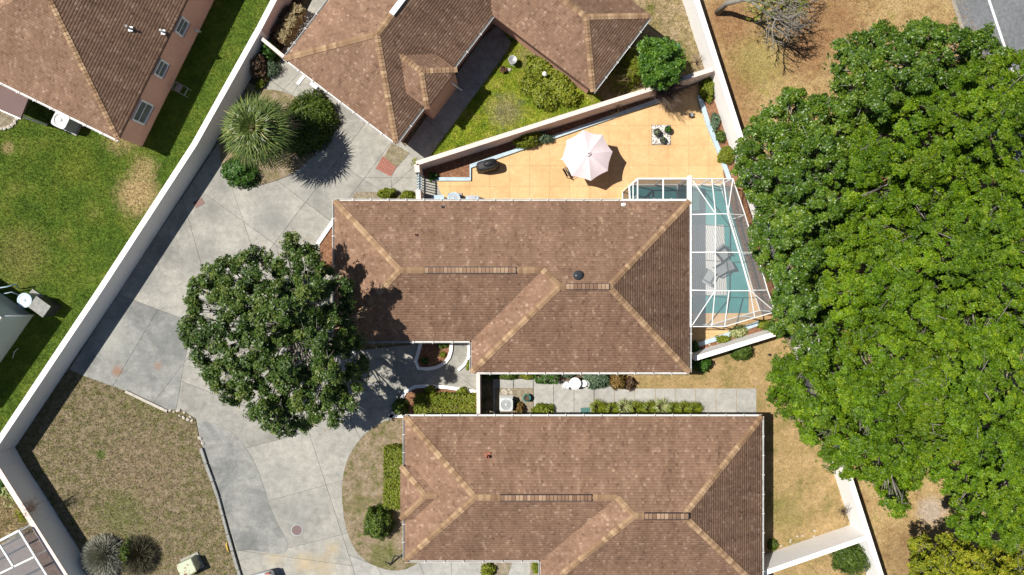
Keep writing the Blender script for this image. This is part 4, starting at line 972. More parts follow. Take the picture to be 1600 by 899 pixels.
def spiky(px, py, r, h, n, mat, label, name='grass_clump', cat='plant', group=None, w=.02, ell=1.0, rot=0, droop=.5):
    """tuft of long arching blades"""
    s = F/(H-h*.4); r = r/s; m = P(px, py, h*.3); base = Vector((m.x, m.y, 0)); root = thing(name, base, label, cat, group)
    a = nr.uniform(0, 6.283, n); rr = np.sqrt(nr.uniform(0, 1, n)); x0 = np.stack([np.cos(a)*rr*r*.35*ell, np.sin(a)*rr*r*.35, np.full(n, .0)], 1)
    ln = r*nr.uniform(.45, .8, n); dx = np.stack([np.cos(a)*ell, np.sin(a), np.zeros(n)], 1)*ln[:, None]; hh = h*nr.uniform(.6, 1.05, n)*(1.1-.5*rr)
    up = np.zeros((n, 3)); up[:, 2] = hh
    sd = np.stack([-np.sin(a), np.cos(a), np.zeros(n)], 1)*w
    p1 = x0+dx*.45+up*.85; p2 = x0+dx+up*(1-droop*nr.uniform(.4, 1.2, n))[:, None]; p2[:, 2] = np.maximum(p2[:, 2], .02)
    V = np.stack([x0-sd, x0+sd, p1+sd*.9, p1-sd*.9, p2], 1).reshape(-1, 3); i = np.arange(n)*5
    if rot: ca, sa = math.cos(rot), math.sin(rot); V = V@np.array([[ca, sa, 0], [-sa, ca, 0], [0, 0, 1]])
    Fq = np.concatenate([np.stack([i, i+1, i+2, i+3], 1), np.stack([i+3, i+2, i+4, i+4], 1)])
    me = bpy.data.meshes.new('blades'); me.from_pydata(V.tolist(), [], [tuple(f) for f in np.stack([i, i+1, i+2, i+3], 1).tolist()]+[tuple(f) for f in np.stack([i+3, i+2, i+4], 1).tolist()])
    at = me.attributes.new('tint', 'FLOAT', 'FACE'); t = nr.uniform(.1, .95, n); at.data.foreach_set('value', np.concatenate([t, t]).astype(np.float32))
    link('blades', me, mat, root); return root
def twiggy(px, py, base_px, h, n, spread, mat, label, name='bare_shrub', cat='shrub', group=None, lean=(0, 0), r0=.02):
    base = P(*base_px); root = thing(name, base, label, cat, group); mb = MB(); top = P(px, py, h)
    for i in range(n):
        a = nr.uniform(0, 6.283); e = top+Vector((math.cos(a)*spread*nr.uniform(.2, 1), math.sin(a)*spread*nr.uniform(.2, 1), nr.normal(-.1, .25)))
        m = base.lerp(e, .5)+Vector((nr.normal(0, .12), nr.normal(0, .12), h*.12)); mb.path([base, m, e], [r0, r0*.7, r0*.25], 4)
        for _ in range(2): f = m.lerp(e, nr.uniform(.2, .8)); mb.path([f, f+Vector((nr.normal(0, .3), nr.normal(0, .3), nr.uniform(0, .3)))], [r0*.4, r0*.15], 3)
    mb.build('branches', mat, root); return root
def scatter_grass(name, poly, mat, dens, hgt, label, exclude=(), wid=.012, blades=3, frame=(-20, -20, 1620, 920)):
    pa = np.array(poly, float); lo = np.maximum(pa.min(0), frame[:2]); hi = np.minimum(pa.max(0), frame[2:])
    n = int(dens*(hi[0]-lo[0])*(hi[1]-lo[1])/S/S); p = nr.uniform(lo, hi, (n, 2)); ok = inside_np(p, poly)
    for ex in exclude: ok &= ~inside_np(p, ex)
    p = p[ok]; n = len(p); x = (p[:, 0]-800)/S; y = (450-p[:, 1])/S
    V, T = [], []; clump = nr.uniform(0, 1, n)
    for b in range(blades):
        a = nr.uniform(0, 6.283, n); l = nr.uniform(.35, 1.1, n)*hgt; z = nr.uniform(.3, 1, n)*hgt
        bx, by_ = x+nr.normal(0, .02, n), y+nr.normal(0, .02, n); sx, sy = -np.sin(a)*wid, np.cos(a)*wid
        V.append(np.stack([np.stack([bx-sx, by_-sy, np.full(n, -.008)], 1), np.stack([bx+sx, by_+sy, np.full(n, -.008)], 1), np.stack([bx+np.cos(a)*l, by_+np.sin(a)*l, z], 1)], 1).reshape(-1, 3))
        T.append(np.clip(clump*.6+nr.uniform(0, .5, n), 0, 1))
    V = np.concatenate(V); o = link(name, np_mesh(name, V, np.arange(len(V)).reshape(-1, 3), np.concatenate(T)), mat)
    return tag(o, label, 'grass', kind='stuff')
scatter_grass('lawn_grass', lawn_poly, 'lawn_blades', 170, .075, 'mown green lawn grass beside the diagonal white wall', wid=.016)
scatter_grass('dry_grass', yard_poly, 'dry_yard_blades', 130, .07, 'patchy dry grass of the yard at lower left', wid=.016)
scatter_grass('side_grass', side_poly, 'side_yard_blades', 140, .05, 'short straw-coloured grass beside the lower house', [walk_poly], wid=.013)
scatter_grass('courtyard_grass', court_poly, 'courtyard_blades', 260, .12, 'bright weedy courtyard grass inside the pink wall', [cw_poly], wid=.018)
scatter_grass('verge_grass', [(1105, -10), (1500, -10), (1560, 120), (1480, 860), (1640, 920), (1390, 920)], 'roadside_blades', 90, .06, 'dry verge grass between white wall and road', wid=.014)
scatter_grass('north_grass', north_poly, 'north_yard_blades', 160, .09, 'weedy pale grass beside the far house wing', wid=.015)
scatter_grass('strip_grass', curve+[(660, 870), (640, 652)], 'strip_soil_blades', 110, .09, 'thin weeds in the curved strip by the lower house', wid=.014)
scatter_grass('entry_grass', [(600, 246), (612, 224), (640, 240), (620, 262)], 'courtyard_blades', 200, .09, 'thin grass square beside the red pavers', wid=.014)
scatter_grass('corner_grass', [(-10, 720), (60, 830), (0, 850), (-10, 850)], 'north_yard_blades', 220, .13, 'weeds in the lower left corner garden', wid=.02)

# ------------------------------------------------------------------ trees
MAG = [(452, 362), (472, 372), (492, 388), (505, 400), (510, 420), (540, 432), (556, 462), (545, 492), (566, 520), (562, 548), (578, 580), (560, 612), (556, 640), (532, 668), (508, 655), (478, 672), (440, 680), (408, 664), (388, 640), (352, 628), (322, 600), (306, 560), (284, 520), (296, 485), (292, 455), (312, 428), (342, 402), (372, 404), (398, 388), (412, 400), (436, 398), (448, 384)]
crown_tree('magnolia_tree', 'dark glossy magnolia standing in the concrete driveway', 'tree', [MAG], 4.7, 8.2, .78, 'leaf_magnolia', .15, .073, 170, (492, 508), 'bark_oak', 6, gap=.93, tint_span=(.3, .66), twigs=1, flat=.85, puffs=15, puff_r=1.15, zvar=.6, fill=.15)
GL = 'glossy roadside trees'; OK_ = 'bright green roadside trees'
T1 = [(1297, 80), (1310, 65), (1340, 58), (1358, 40), (1385, 40), (1405, 62), (1420, 42), (1438, 28), (1460, 45), (1484, 42), (1500, 52), (1542, 48), (1552, 78), (1600, 88), (1560, 110), (1480, 130), (1420, 160), (1350, 200), (1315, 185), (1300, 150)]
T2 = [(1150, 235), (1163, 205), (1180, 172), (1204, 168), (1228, 142), (1246, 140), (1258, 158), (1292, 148), (1320, 180), (1362, 200), (1345, 260), (1320, 330), (1306, 400), (1290, 450), (1240, 465), (1212, 450), (1192, 418), (1170, 372), (1180, 320), (1153, 285)]
T3 = [(1206, 480), (1218, 440), (1290, 425), (1310, 480), (1296, 560), (1262, 572), (1232, 545), (1205, 510)]
crown_tree('roadside_tree', 'dark glossy tree nearest the road at the top of the grove', 'tree', [T1], 4.5, 7.5, .85, 'leaf_glossy', .145, .072, 215, (1400, 130), 'bark_pale', 5, GL, .88, puffs=20, fill=.3, zvar=.75)
crown_tree('roadside_tree', 'dark glossy tree leaning over the white wall by the pool cage', 'tree', [T2], 4.0, 7.0, .85, 'leaf_glossy', .145, .072, 215, (1235, 305), 'bark_pale', 5, GL, .88, puffs=20, fill=.3, zvar=.75)
crown_tree('roadside_tree', 'small glossy tree at the wall corner below the pool cage', 'tree', [T3], 3.4, 5.6, .75, 'leaf_glossy', .145, .072, 215, (1250, 495), 'bark_pale', 5, GL, .88, puffs=20, fill=.3, zvar=.75)
T4 = [(1330, 205), (1400, 150), (1480, 112), (1560, 82), (1640, 80), (1640, 300), (1500, 330), (1400, 335), (1318, 335)]
T5 = [(1300, 330), (1450, 310), (1640, 285), (1640, 520), (1480, 545), (1350, 545), (1285, 480)]
T6 = [(1198, 592), (1216, 552), (1262, 566), (1300, 520), (1400, 520), (1470, 545), (1462, 680), (1440, 735), (1446, 760), (1402, 770), (1366, 768), (1346, 745), (1322, 748), (1288, 728), (1262, 690), (1232, 655), (1204, 632)]
T6b = [(1366, 782), (1390, 762), (1420, 782), (1410, 806), (1380, 804)]
T7 = [(1440, 530), (1640, 490), (1640, 870), (1560, 856), (1500, 838), (1478, 812), (1496, 775), (1462, 752), (1444, 735), (1432, 640)]
kw = dict(bark='bark_oak', k=6, group=OK_, gap=.88, twigs=1, flat=.75, puffs=22, puff_r=1.05, zvar=.9, fill=.25)
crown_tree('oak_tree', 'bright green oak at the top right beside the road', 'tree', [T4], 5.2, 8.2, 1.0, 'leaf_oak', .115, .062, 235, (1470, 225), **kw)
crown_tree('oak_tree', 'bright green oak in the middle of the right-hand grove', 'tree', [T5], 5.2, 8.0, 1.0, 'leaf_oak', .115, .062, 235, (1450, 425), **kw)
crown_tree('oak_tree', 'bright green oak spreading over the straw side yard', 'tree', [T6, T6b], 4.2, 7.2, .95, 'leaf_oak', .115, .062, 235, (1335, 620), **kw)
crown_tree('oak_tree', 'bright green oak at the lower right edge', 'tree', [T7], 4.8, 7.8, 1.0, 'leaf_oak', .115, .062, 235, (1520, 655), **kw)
T8 = [(1428, 838), (1455, 850), (1480, 835), (1530, 860), (1560, 850), (1640, 840), (1640, 960), (1430, 960), (1420, 880)]
crown_tree('yellow_tree', 'yellow-green half-leafed tree in the lower right corner', 'tree', [T8], 3.5, 5.6, .6, 'leaf_yellow', .13, .065, 130, (1520, 915), 'bark_oak', 5, gap=.9, twigs=1, hole=.06)
# bare tree at the top of the verge
bt = thing('bare_tree', P(1121, 21), 'leafless grey tree leaning over the brown verge at top', 'tree'); mb = MB(); tw = []
def grow(p, d, L, r, depth):
    e = p+d*L; m = p.lerp(e, .5)+Vector((nr.normal(0, L*.08), nr.normal(0, L*.08), nr.normal(0, L*.05)))
    mb.path([p, m, e], [r, r*.85, r*.68], 6 if depth < 3 else 4, cap=False)
    if depth >= 6: return
    for i in range(3 if depth > 0 else 2):
        nd = (d+Vector((nr.normal(.12, .55), nr.normal(0, .6), nr.normal(.0, .28)))).normalized(); grow(e if i < 2 else m, nd, L*nr.uniform(.6, .85), r*nr.uniform(.58, .74), depth+1)
mb.path([P(1121, 21), P(1135, 6, 1.1), P(1160, 0, 2.2)], [.2, .16, .14], 8)
for d, L in (((.85, .1, .3), 1.5), ((.72, -.6, .4), 1.35), ((.6, .4, .45), 1.2), ((.9, -.25, .2), 1.2)): grow(P(1160, 0, 2.2), Vector(d).normalized(), L, .09, 1)
mb.build('trunk', 'bark_oak', bt)
pts = np.array([np.array(P(nr.uniform(1165, 1265), nr.uniform(-12, 32), nr.uniform(2.2, 3.4))) for _ in range(420)])
v, f, t = sprigs(pts, nr.normal(0, 1, pts.shape)+np.array([0, 0, .8]), 4, .10, .045)
link('crown', np_mesh('crown', v-np.array(bt.location), f, t), 'leaf_lime', bt)
# leaf litter under the magnolia
n_ = 900; a_ = nr.uniform(0, 6.283, n_); q_ = np.sqrt(nr.uniform(0, 1, n_))*6.2; lp = np.stack([P(470, 520).x+np.cos(a_)*q_, P(470, 520).y+np.sin(a_)*q_, np.full(n_, .014)], 1)
v, f, t = sprigs(lp, np.tile([0, 0, 1.], (n_, 1)), 1, .14, .06, 0, .05); v[:, 2] = np.maximum(v[:, 2], .008)
keep = np.all(inside_np(v[:, :2].reshape(-1, 2), [tuple(p.xy) for p in PP([(300, 440), (400, 340), (515, 350), (540, 420), (540, 540), (640, 580), (600, 640), (480, 690), (330, 620)])]).reshape(-1, 4), axis=1)
tag(link('leaf_litter', np_mesh('leaf_litter', v, f[keep], t[keep]), 'leaf_tan'), 'fallen brown leaves on concrete under the driveway magnolia', 'leaves', kind='stuff')
# fan palm
def fan_palm(px, py, base_px, h, label):
    base = P(*base_px); root = thing('fan_palm', base, label, 'palm'); top = P(px, py, h)
    tr = MB(); tr.path([base-Vector((0, 0, .1)), base.lerp(top, .5)+Vector((.05, 0, 0)), top-Vector((0, 0, .15))], [.24, .19, .21], 12)
    for i in range(46):   # old leaf boots
        z = i/46; a = i*2.4; c = base.lerp(top, z); n = Vector((math.cos(a), math.sin(a), .6)).normalized()
        tr.beam(c+n*.16, c+n*.30+Vector((0, 0, .08)), .10, .03)
    tr.build('trunk', 'bark', root)
    for i in range(46):
        a = i*2.39996; lev = i/45; el = R(72-92*lev+nr.normal(0, 6)); dead = i > 40
        d = Vector((math.cos(a)*math.cos(el), math.sin(a)*math.cos(el), math.sin(el))); pl = .5+.85*lev*nr.uniform(.85, 1.1)
        hb = top+Vector((0, 0, .1))+d*pl; hb.z -= .22*pl*pl; out = (d-Vector((0, 0, .30))).normalized(); sd = out.cross(Vector((0, 0, 1)))
        sd = sd.normalized() if sd.length > .05 else Vector((1, 0, 0)); up = sd.cross(out).normalized()
        mb = MB(); mb.path([top+Vector((0, 0, .02)), top.lerp(hb, .5)+Vector((0, 0, .07)), hb], [.022, .017, .014], 5, .75)
        L = nr.uniform(1.15, 1.5)*(.8 if dead else 1); ns = 26
        for s in range(ns):
            b = R(-122+244*s/(ns-1))+nr.normal(0, .03); rr = L*(1-.32*abs(b)/2.1)*nr.uniform(.9, 1.06)
            di = (out*math.cos(b)+sd*math.sin(b)).normalized(); ws = di.cross(up).normalized()*.036; mid = hb+di*rr*.55+up*.05*math.cos(b)*rr; tip = hb+di*rr-Vector((0, 0, rr*nr.uniform(.10, .34)))
            tn = float(np.clip(nr.normal(.5-.12*lev, .2), 0, 1))
            mb.add([hb, mid+ws-up*.008, mid-ws-up*.008, tip, mid+up*.012], [(0, 1, 4), (0, 4, 2), (1, 3, 4), (4, 3, 2)], tn)
        mb.build('frond', 'palm_dead' if dead else 'palm_leaf', root)
fan_palm(400, 204, (438, 229), 3.9, 'fan palm in the rounded gravel bed beside the driveway')

# ------------------------------------------------------------------ shrubs
shrub(477, 191, 42, 52, 1.5, 'leaf_shrub', 'large rounded olive shrub just behind the fan palm', rot=R(-35), leafL=.10)
shrub(373, 269, 30, 24, 1.0, 'leaf_green', 'low dark green mound below the fan palm at bed edge', rot=R(-15), leafL=.09, leafW=.05)
shrub(420, 80, 13, 16, 1.3, 'leaf_green', 'green leafy shrub by the short pink wall', dens=160)
shrub(404, 100, 18, 26, 1.2, 'leaf_red', 'dusky red shrub against the diagonal wall', dens=130, leafW=.035)
shrub(424, 106, 13, 15, .9, 'leaf_blue', 'grey-leaved shrub beside the upper walkway slabs', dens=110, leafW=.03, shell=.4)
shrub(408, 128, 7, 14, .4, 'leaf_lime', 'small lime ground plant at the upper walkway edge', rot=R(-35))
shrub(455, 40, 9, 30, .8, 'leaf_tan', 'long straw-coloured hedge beside upper side walkway', shape='hedge', rot=R(-30), dens=220)
shrub(438, 40, 14, 50, .9, 'leaf_red', 'dark shaded shrub row along the blush wall', rot=R(-28), dens=90)
shrub(605, 303, 14, 9, .7, 'leaf_lime', 'lime round shrub left of two beside main roof corner', dens=300)
shrub(637, 307, 12, 8, .65, 'leaf_lime', 'smaller lime shrub next to the pink gate pillar', dens=300)
shrub(700, 632, 51, 15, .85, 'leaf_lime', 'long clipped hedge in the mulch bed by entry walk', 'hedge', shape='hedge', dens=330, leafL=.09, leafW=.05, tint=.45)
shrub(672, 611, 9, 8, .6, 'leaf_lime', 'small round shrub at the kerb end of the long hedge', dens=300, leafL=.09)
shrub(722, 614, 9, 8, .6, 'leaf_lime', 'small round shrub at the pink wall end of the long hedge', dens=300, leafL=.09)
shrub(624, 638, 13, 13, .75, 'leaf_shrub', 'rounded dark shrub at the driveway tip of hedge bed', dens=280, leafL=.09)
shrub(664, 565, 5, 5, .35, 'leaf_green', 'tiny green plant at the kerb corner of the mulch island', stem=False); shrub(692, 555, 4, 4, .3, 'leaf_lime', 'tiny lime sprout in the middle of mulch island', stem=False)
shrub(733, 572, 4, 7, .4, 'leaf_lime', 'tiny lime plant beside the curved entry kerb', stem=False); shrub(692, 540, 9, 5, .35, 'leaf_shrub', 'low plant under the eave in the mulch island', stem=False)
HB = 'clipped shrubs along the lower house'
shrub(617, 725, 14, 27, .9, 'leaf_lime', 'tall oblong clipped shrub on driveway side of lower house', shape='hedge', group=HB, dens=300, leafL=.10, tint=.42)
shrub(615, 773, 13, 19, .85, 'leaf_lime', 'shorter clipped shrub below the oblong one at lower house', shape='hedge', group=HB, dens=300, leafL=.10, tint=.42)
shrub(590, 820, 24, 25, 1.5, 'leaf_shrub', 'rounded bushy shrub in the curved weedy strip', dens=240, leafL=.12)
shrub(764, 893, 12, 10, .6, 'leaf_lime', 'lime plant at the bottom edge under the lower roof', dens=220); shrub(837, 886, 5, 12, .6, 'leaf_lime', 'narrow lime shrub by the lower house wing wall', dens=280)
# garden between the houses
GB = 'garden shrubs between the two roofs'
shrub(765, 587, 13, 6, .5, 'leaf_shrub', 'low brown-green plant next to the pink wall under the eave', group=GB); shrub(795, 588, 14, 7, .5, 'leaf_shrub', 'low green border shrub under the main eave', group=GB)
shrub(824, 587, 11, 7, .5, 'leaf_lime', 'lime border shrub beside the clipped dark hedge', group=GB); shrub(854, 588, 17, 10, .9, 'leaf_green', 'clipped dark green hedge block under the main eave', 'hedge', group=GB, shape='hedge', leafL=.07)
shrub(888, 585, 10, 6, .6, 'leaf_blue', 'blue-green plant behind the white bistro set', group=GB); shrub(932, 594, 20, 14, .8, 'leaf_blue', 'loose blue-green fern next to the white bistro set', group=GB, dens=150, leafL=.2, leafW=.045)
shrub(966, 596, 14, 15, .9, 'leaf_orange', 'orange-leaved shrub at the end of the border', group=GB, dens=130); shrub(984, 600, 9, 12, .8, 'leaf_red', 'sparse brownish shrub beside the orange-leaved one', group=GB, dens=90)
shrub(812, 640, 8, 10, .7, 'leaf_orange', 'reddish plant beside the garden air conditioner', group=GB, dens=140); shrub(849, 642, 17, 10, .6, 'leaf_lime', 'rounded olive shrub at the lower eave by walkway', group=GB, dens=240, leafL=.1)
for i, (x, y, r) in enumerate(((935, 638, 15), (957, 641, 13), (975, 637, 14), (995, 640, 15), (1015, 639, 14), (1034, 637, 15), (1053, 640, 13), (1069, 639, 13), (1085, 641, 14))):
    spiky(x, y, r*1.15, .55, 210, 'leaf_variegated' if i in (2, 5) else 'leaf_lime', ['first', 'second', 'third', 'fourth', 'fifth', 'sixth', 'seventh', 'eighth', 'last'][i]+' arching lily-turf clump from the green doormat', 'lilyturf_clump', 'plant', 'row of lily-turf clumps', w=.016)
# patio plants
shrub(826, 218, 26, 13, .9, 'leaf_lime', 'long loose shrub in the patio bed near the umbrella', rot=R(18), dens=160, leafL=.13, leafW=.045); shrub(852, 216, 14, 8, .7, 'leaf_blue', 'dark feathery plant at the end of loose patio shrub', dens=150, leafW=.03)
shrub(676, 276, 7, 6, .5, 'leaf_green', 'shaded green plant in the patio bed near the gate', stem=False)
shrub(1107, 138, 12, 22, .8, 'leaf_lime', 'lime shrub in the corner of patio and boundary wall', dens=230); shrub(1118, 190, 7, 14, .5, 'leaf_blue', 'low grey-green plants along the patio side kerb', dens=170)
shrub(1126, 214, 9, 10, .4, 'leaf_shrub', 'low green plant below grey-green ones at the side kerb', dens=150); shrub(1136, 242, 12, 15, .75, 'leaf_lime', 'round lime shrub beside the white wall above the pool cage', dens=280)
shrub(1160, 550, 17, 15, .95, 'leaf_shrub', 'round shrub under the middle of the slanting white wall', dens=280, leafL=.09, tint=.42); shrub(1099, 570, 14, 13, .95, 'leaf_green', 'round dark shrub at the main roof corner by slanting wall', dens=300, leafL=.09)
shrub(1130, 531, 13, 6, .4, 'leaf_lime', 'low lime plant in the bed under the pool cage', dens=260); shrub(1155, 519, 15, 9, .5, 'leaf_variegated', 'cream variegated shrub between pool cage and slanting wall', dens=240, rot=R(15)); shrub(1195, 508, 12, 7, .4, 'leaf_lime', 'yellow-green shrub at the wall end below the pool cage', dens=220)
shrub(1086, 543, 6, 9, .4, 'leaf_green', 'shaded plant squeezed beside the main roof edge', stem=False); shrub(1222, 503, 5, 6, .5, 'leaf_green', 'small green tuft at the slanting wall corner', stem=False)
shrub(1332, 874, 31, 27, 1.3, 'leaf_shrub', 'leafy shrub in the nook of the two white walls', rot=R(18), dens=170, leafL=.14, tint=.42, shell=.5); shrub(1208, 853, 8, 9, .4, 'leaf_shrub', 'small green weed at the lower house corner', dens=160, stem=False)
# courtyard planting
CB = 'courtyard shrub mass'
for i, (x, y, r1, r2, lb) in enumerate(((845, 108, 26, 20, 'leafy shrub round the white lantern in the courtyard'), (872, 130, 30, 24, 'leafy shrub in the middle of courtyard planting'), (850, 150, 26, 20, 'leafy shrub nearest the pink courtyard wall'), (888, 150, 20, 16, 'leafy shrub below the wing corner of courtyard'), (832, 132, 18, 16, 'leafy shrub on the lawn side of courtyard planting'))):
    shrub(x, y, r1, r2, .7, 'leaf_lime', lb, group=CB, dens=120, leafL=.16, leafW=.09, tint=.6, rot=R(-35), shell=.6)
crown_tree('citrus_tree', 'bright green round tree by the far house wing', 'tree', [[(1000, 72), (1012, 62), (1030, 66), (1046, 64), (1066, 84), (1066, 108), (1052, 130), (1030, 138), (1008, 132), (1002, 112)]], 2.6, 3.9, .5, 'leaf_citrus', .15, .07, 200, (1010, 136), 'bark', 6, gap=.75, trunk_r=.09)
shrub(985, 104, 30, 34, 1.9, 'leaf_lime', 'loose yellow-green shrub between the wing eave and round tree', rot=R(-35), dens=190, tint=.75, leafL=.13, leafW=.035, shell=.25)
twiggy(958, 110, (1000, 122), 1.6, 34, 1.2, 'leaf_tan', 'arching bare stems under the far wing eave')
twiggy(1048, 138, (1022, 140), 2.2, 300, 1.35, 'bark', 'bare twigs made dense for their shadow over the pink wall corner', r0=.018)  # twigs thickened beyond their own growth to throw a dark shadow on the patio
twiggy(958, 168, (962, 170), .9, 14, .9, 'leaf_tan', 'thin dry stems standing in the patio bed', r0=.014)
twiggy(1090, 92, (1088, 100), .8, 20, .5, 'bark', 'small dry twigs by the wall in the north yard', r0=.012)
twiggy(1322, 802, (1316, 800), .8, 26, .7, 'bark', 'dead twiggy plant against the white wall of the side yard', r0=.012)
# lower left
def brush_ball(px, py, rx, h, mat, label, n):
    s = F/(H-h*.5); r = rx/s; m = P(px, py, h*.45); base = Vector((m.x, m.y, 0)); root = thing('brush_shrub', base, label, 'shrub', 'round brushy shrubs of the dry yard')
    d = unit(nr.normal(0, 1, (n, 3))); d[:, 2] = np.abs(d[:, 2]); j = nr.uniform(.78, 1.04, (n, 1)); tip = d*j*np.array([r, r, h]); st = d*np.array([r, r, h])*nr.uniform(.15, .6, (n, 1))+nr.normal(0, .05, (n, 3))
    w = np.cross(d, nr.normal(0, 1, (n, 3))); w = unit(w)*.014; V = np.stack([st-w, st+w, tip+w*.4, tip-w*.4], 1).reshape(-1, 3); V[:, 2] = np.maximum(V[:, 2], .01)
    link('branches', np_mesh('branches', V, np.arange(n*4).reshape(-1, 4), np.clip(nr.normal(.5, .25, n), 0, 1)), mat, root)
    MB().path([(0, 0, -.05), (0, 0, h*.4)], [.09, .05], 8).build('trunk', 'bark', root, True)
    return root
brush_ball(157, 874, 37, 1.3, 'leaf_silver', 'silver-grey round brushy shrub at the wall', 5200)
bb = brush_ball(212, 872, 34, 1.0, 'leaf_brush_shaded', 'round brushy shrub with shadow in its brown beside the silver-grey one', 3000)
shrub(197, 866, 10, 22, 1.1, 'leaf_shrub', 'green sprigs squeezed between the two brushy shrubs', dens=80, shell=.5, stem=False)
shrub(20, 770, 22, 24, 1.0, 'leaf_variegated', 'pale variegated plants in the corner garden behind wall', dens=90, shell=.3); shrub(35, 805, 14, 14, .8, 'leaf_yellow', 'yellowish plant beside the corner cage', dens=90, shell=.3); shrub(6, 760, 14, 14, .8, 'leaf_green', 'dark green plant at the left edge of the corner garden', dens=140)
twiggy(50, 790, (42, 800), 2.3, 40, .5, 'leaf_red', 'dark twigs rising above the corner garden wall', r0=.016)
brush = None

# ------------------------------------------------------------------ garden objects
def ac_unit(px, py, w, h, rot, label, body='pale_plastic', top_z=None, round_=False):
    c = P(px, py, h); r = thing('air_conditioner', (c.x, c.y, 0), label, 'air conditioner', 'air conditioner units'); r.rotation_euler.z = rot
    MB().box((0, 0, .03), (w*1.15, w*1.15, .1)).build('pad', 'concrete_pale', r, True)
    b = MB()
    if round_: b.lathe((0, 0, .08), [(w*.48, 0), (w*.5, .1), (w*.5, h-.15), (w*.47, h-.1)], 24)
    else: b.box((0, 0, .08+(h-.12)/2), (w*.96, w*.96, h-.12), 0, .5, .06)
    bo = b.build('cabinet', 'grey_metal', r, True)
    sl = MB()
    for i in range(int(h/.07)):
        z = .14+i*.07
        if z > h-.1: break
        if not round_: sl.box((0, 0, z), (w*.985, w*.985, .02), 0, .5)
    if sl.v: sl.build('louvre', body, bo, True)
    tp = MB()
    if not round_:
        n = 24; o = []; i_ = []
        for k in range(n):
            a = 2*math.pi*k/n; ca, sa = math.cos(a), math.sin(a); q = (abs(ca)**5+abs(sa)**5)**(-1/5)
            o.append((w*.5*q*ca, w*.5*q*sa)); i_.append((w*.40*ca, w*.40*sa))
        vs = [(*p, h) for p in o]+[(*p, h+.01) for p in i_]+[(*p, h-.06) for p in o]+[(*p, h-.04) for p in i_]
        tp.add(vs, [(k, (k+1) % n, n+(k+1) % n, n+k) for k in range(n)]+[(2*n+k, 2*n+(k+1) % n, (k+1) % n, k) for k in range(n)]+[(n+k, n+(k+1) % n, 3*n+(k+1) % n, 3*n+k) for k in range(n)])
    else: tp.ring((0, 0, 0), w*.38, w*.51, h-.12, h)
    tp.build('top_cover', body, r, True)
    g = MB()
    for rr in ((.2, .38) if round_ else (.1, .17, .24, .31, .38)): g.ring((0, 0, 0), w*rr-.006, w*rr+.006, h-.02, h-.008, 24)
    for k in range(6): a = k*math.pi/6; g.beam((-w*.4*math.cos(a), -w*.4*math.sin(a), h-.012), (w*.4*math.cos(a), w*.4*math.sin(a), h-.012), .012, .012)
    g.lathe((0, 0, h-.02), [(w*.09, 0), (w*.09, .03), (w*.06, .04)], 14); g.build('fan_guard', body, r, True)
    f = MB()
    for k in range(4):
        a = k*math.pi/2+.3; p = [(w*.06*math.cos(a-.5), w*.06*math.sin(a-.5), h-.2), (w*.36*math.cos(a-.35), w*.36*math.sin(a-.35), h-.22), (w*.36*math.cos(a+.45), w*.36*math.sin(a+.45), h-.15), (w*.06*math.cos(a+.5), w*.06*math.sin(a+.5), h-.16)]
        f.add(p, [(0, 1, 2, 3)])
    f.build('fan_blade', 'grey_metal', r, True)
    MB().lathe((0, 0, h-.3), [(w*.38, 0), (w*.38, .02)], 20).build('well', 'dark_metal', r, True)
    return r
ac_unit(791, 633, .78, .8, 0, 'pale square air conditioner in the garden between two roofs')
ac_unit(94, 188, .92, 1.15, R(-26), 'pale air conditioner on green lawn beside top left house')
ac_unit(38, 470, .85, .9, R(-36), 'round-topped air conditioner at the grey house corner', 'light_blue', round_=True)
ac_unit(709, 311, .75, .75, 0, 'pale blue air conditioner on orange patio under the main eave', 'light_blue', round_=True)
ub = thing('utility_cabinet', P(70, 482), 'dark utility cabinet beside grey house air conditioner', 'cabinet')
c = P(62, 480, 1.0); MB().box((c.x, c.y, .5), (1.0, .75, .98), R(-36), .5, .04).build('cabinet_body', 'dark_metal', ub); MB().box((c.x, c.y, 1.0), (1.04, .80, .04), R(-36)).build('lid', 'timber_grey', ub)
pipes = MB(); pipes.path([P(-10, 452, 1.2), P(10, 449, 1.2), P(24, 445, .9), P(30, 452, .1)], .04); pipes.path([P(5, 460, .9), P(18, 457, .9), P(30, 462, .5)], .03)
tag(pipes.build('utility_pipes', 'light_blue'), 'thin pale pipes by the grey house wall', 'pipes')
MB().path([P(28, 545, .4), P(22, 551, .4), P(20, 560, .1)], .025).build('hose_bib', 'pale_plastic', gh)
eb = thing('equipment_box', P(688, 311), 'light blue pool equipment box beside patio air conditioner', 'box'); c = P(684, 313, .6)
MB().box((c.x, c.y, .3), (.7, .5, .6), 0, .5, .04).build('box_body', 'light_blue', eb); MB().box((c.x, c.y, .62), (.74, .54, .04)).build('lid', 'light_blue', eb)
eb = thing('equipment_box', P(736, 313), 'light blue low box right of patio air conditioner', 'box'); c = P(738, 313, .6)
MB().box((c.x, c.y, .28), (.8, .5, .55), 0, .5, .04).build('box_body', 'light_blue', eb); MB().box((c.x, c.y, .58), (.4, .54, .04)).build('lid', 'grey_metal', eb)
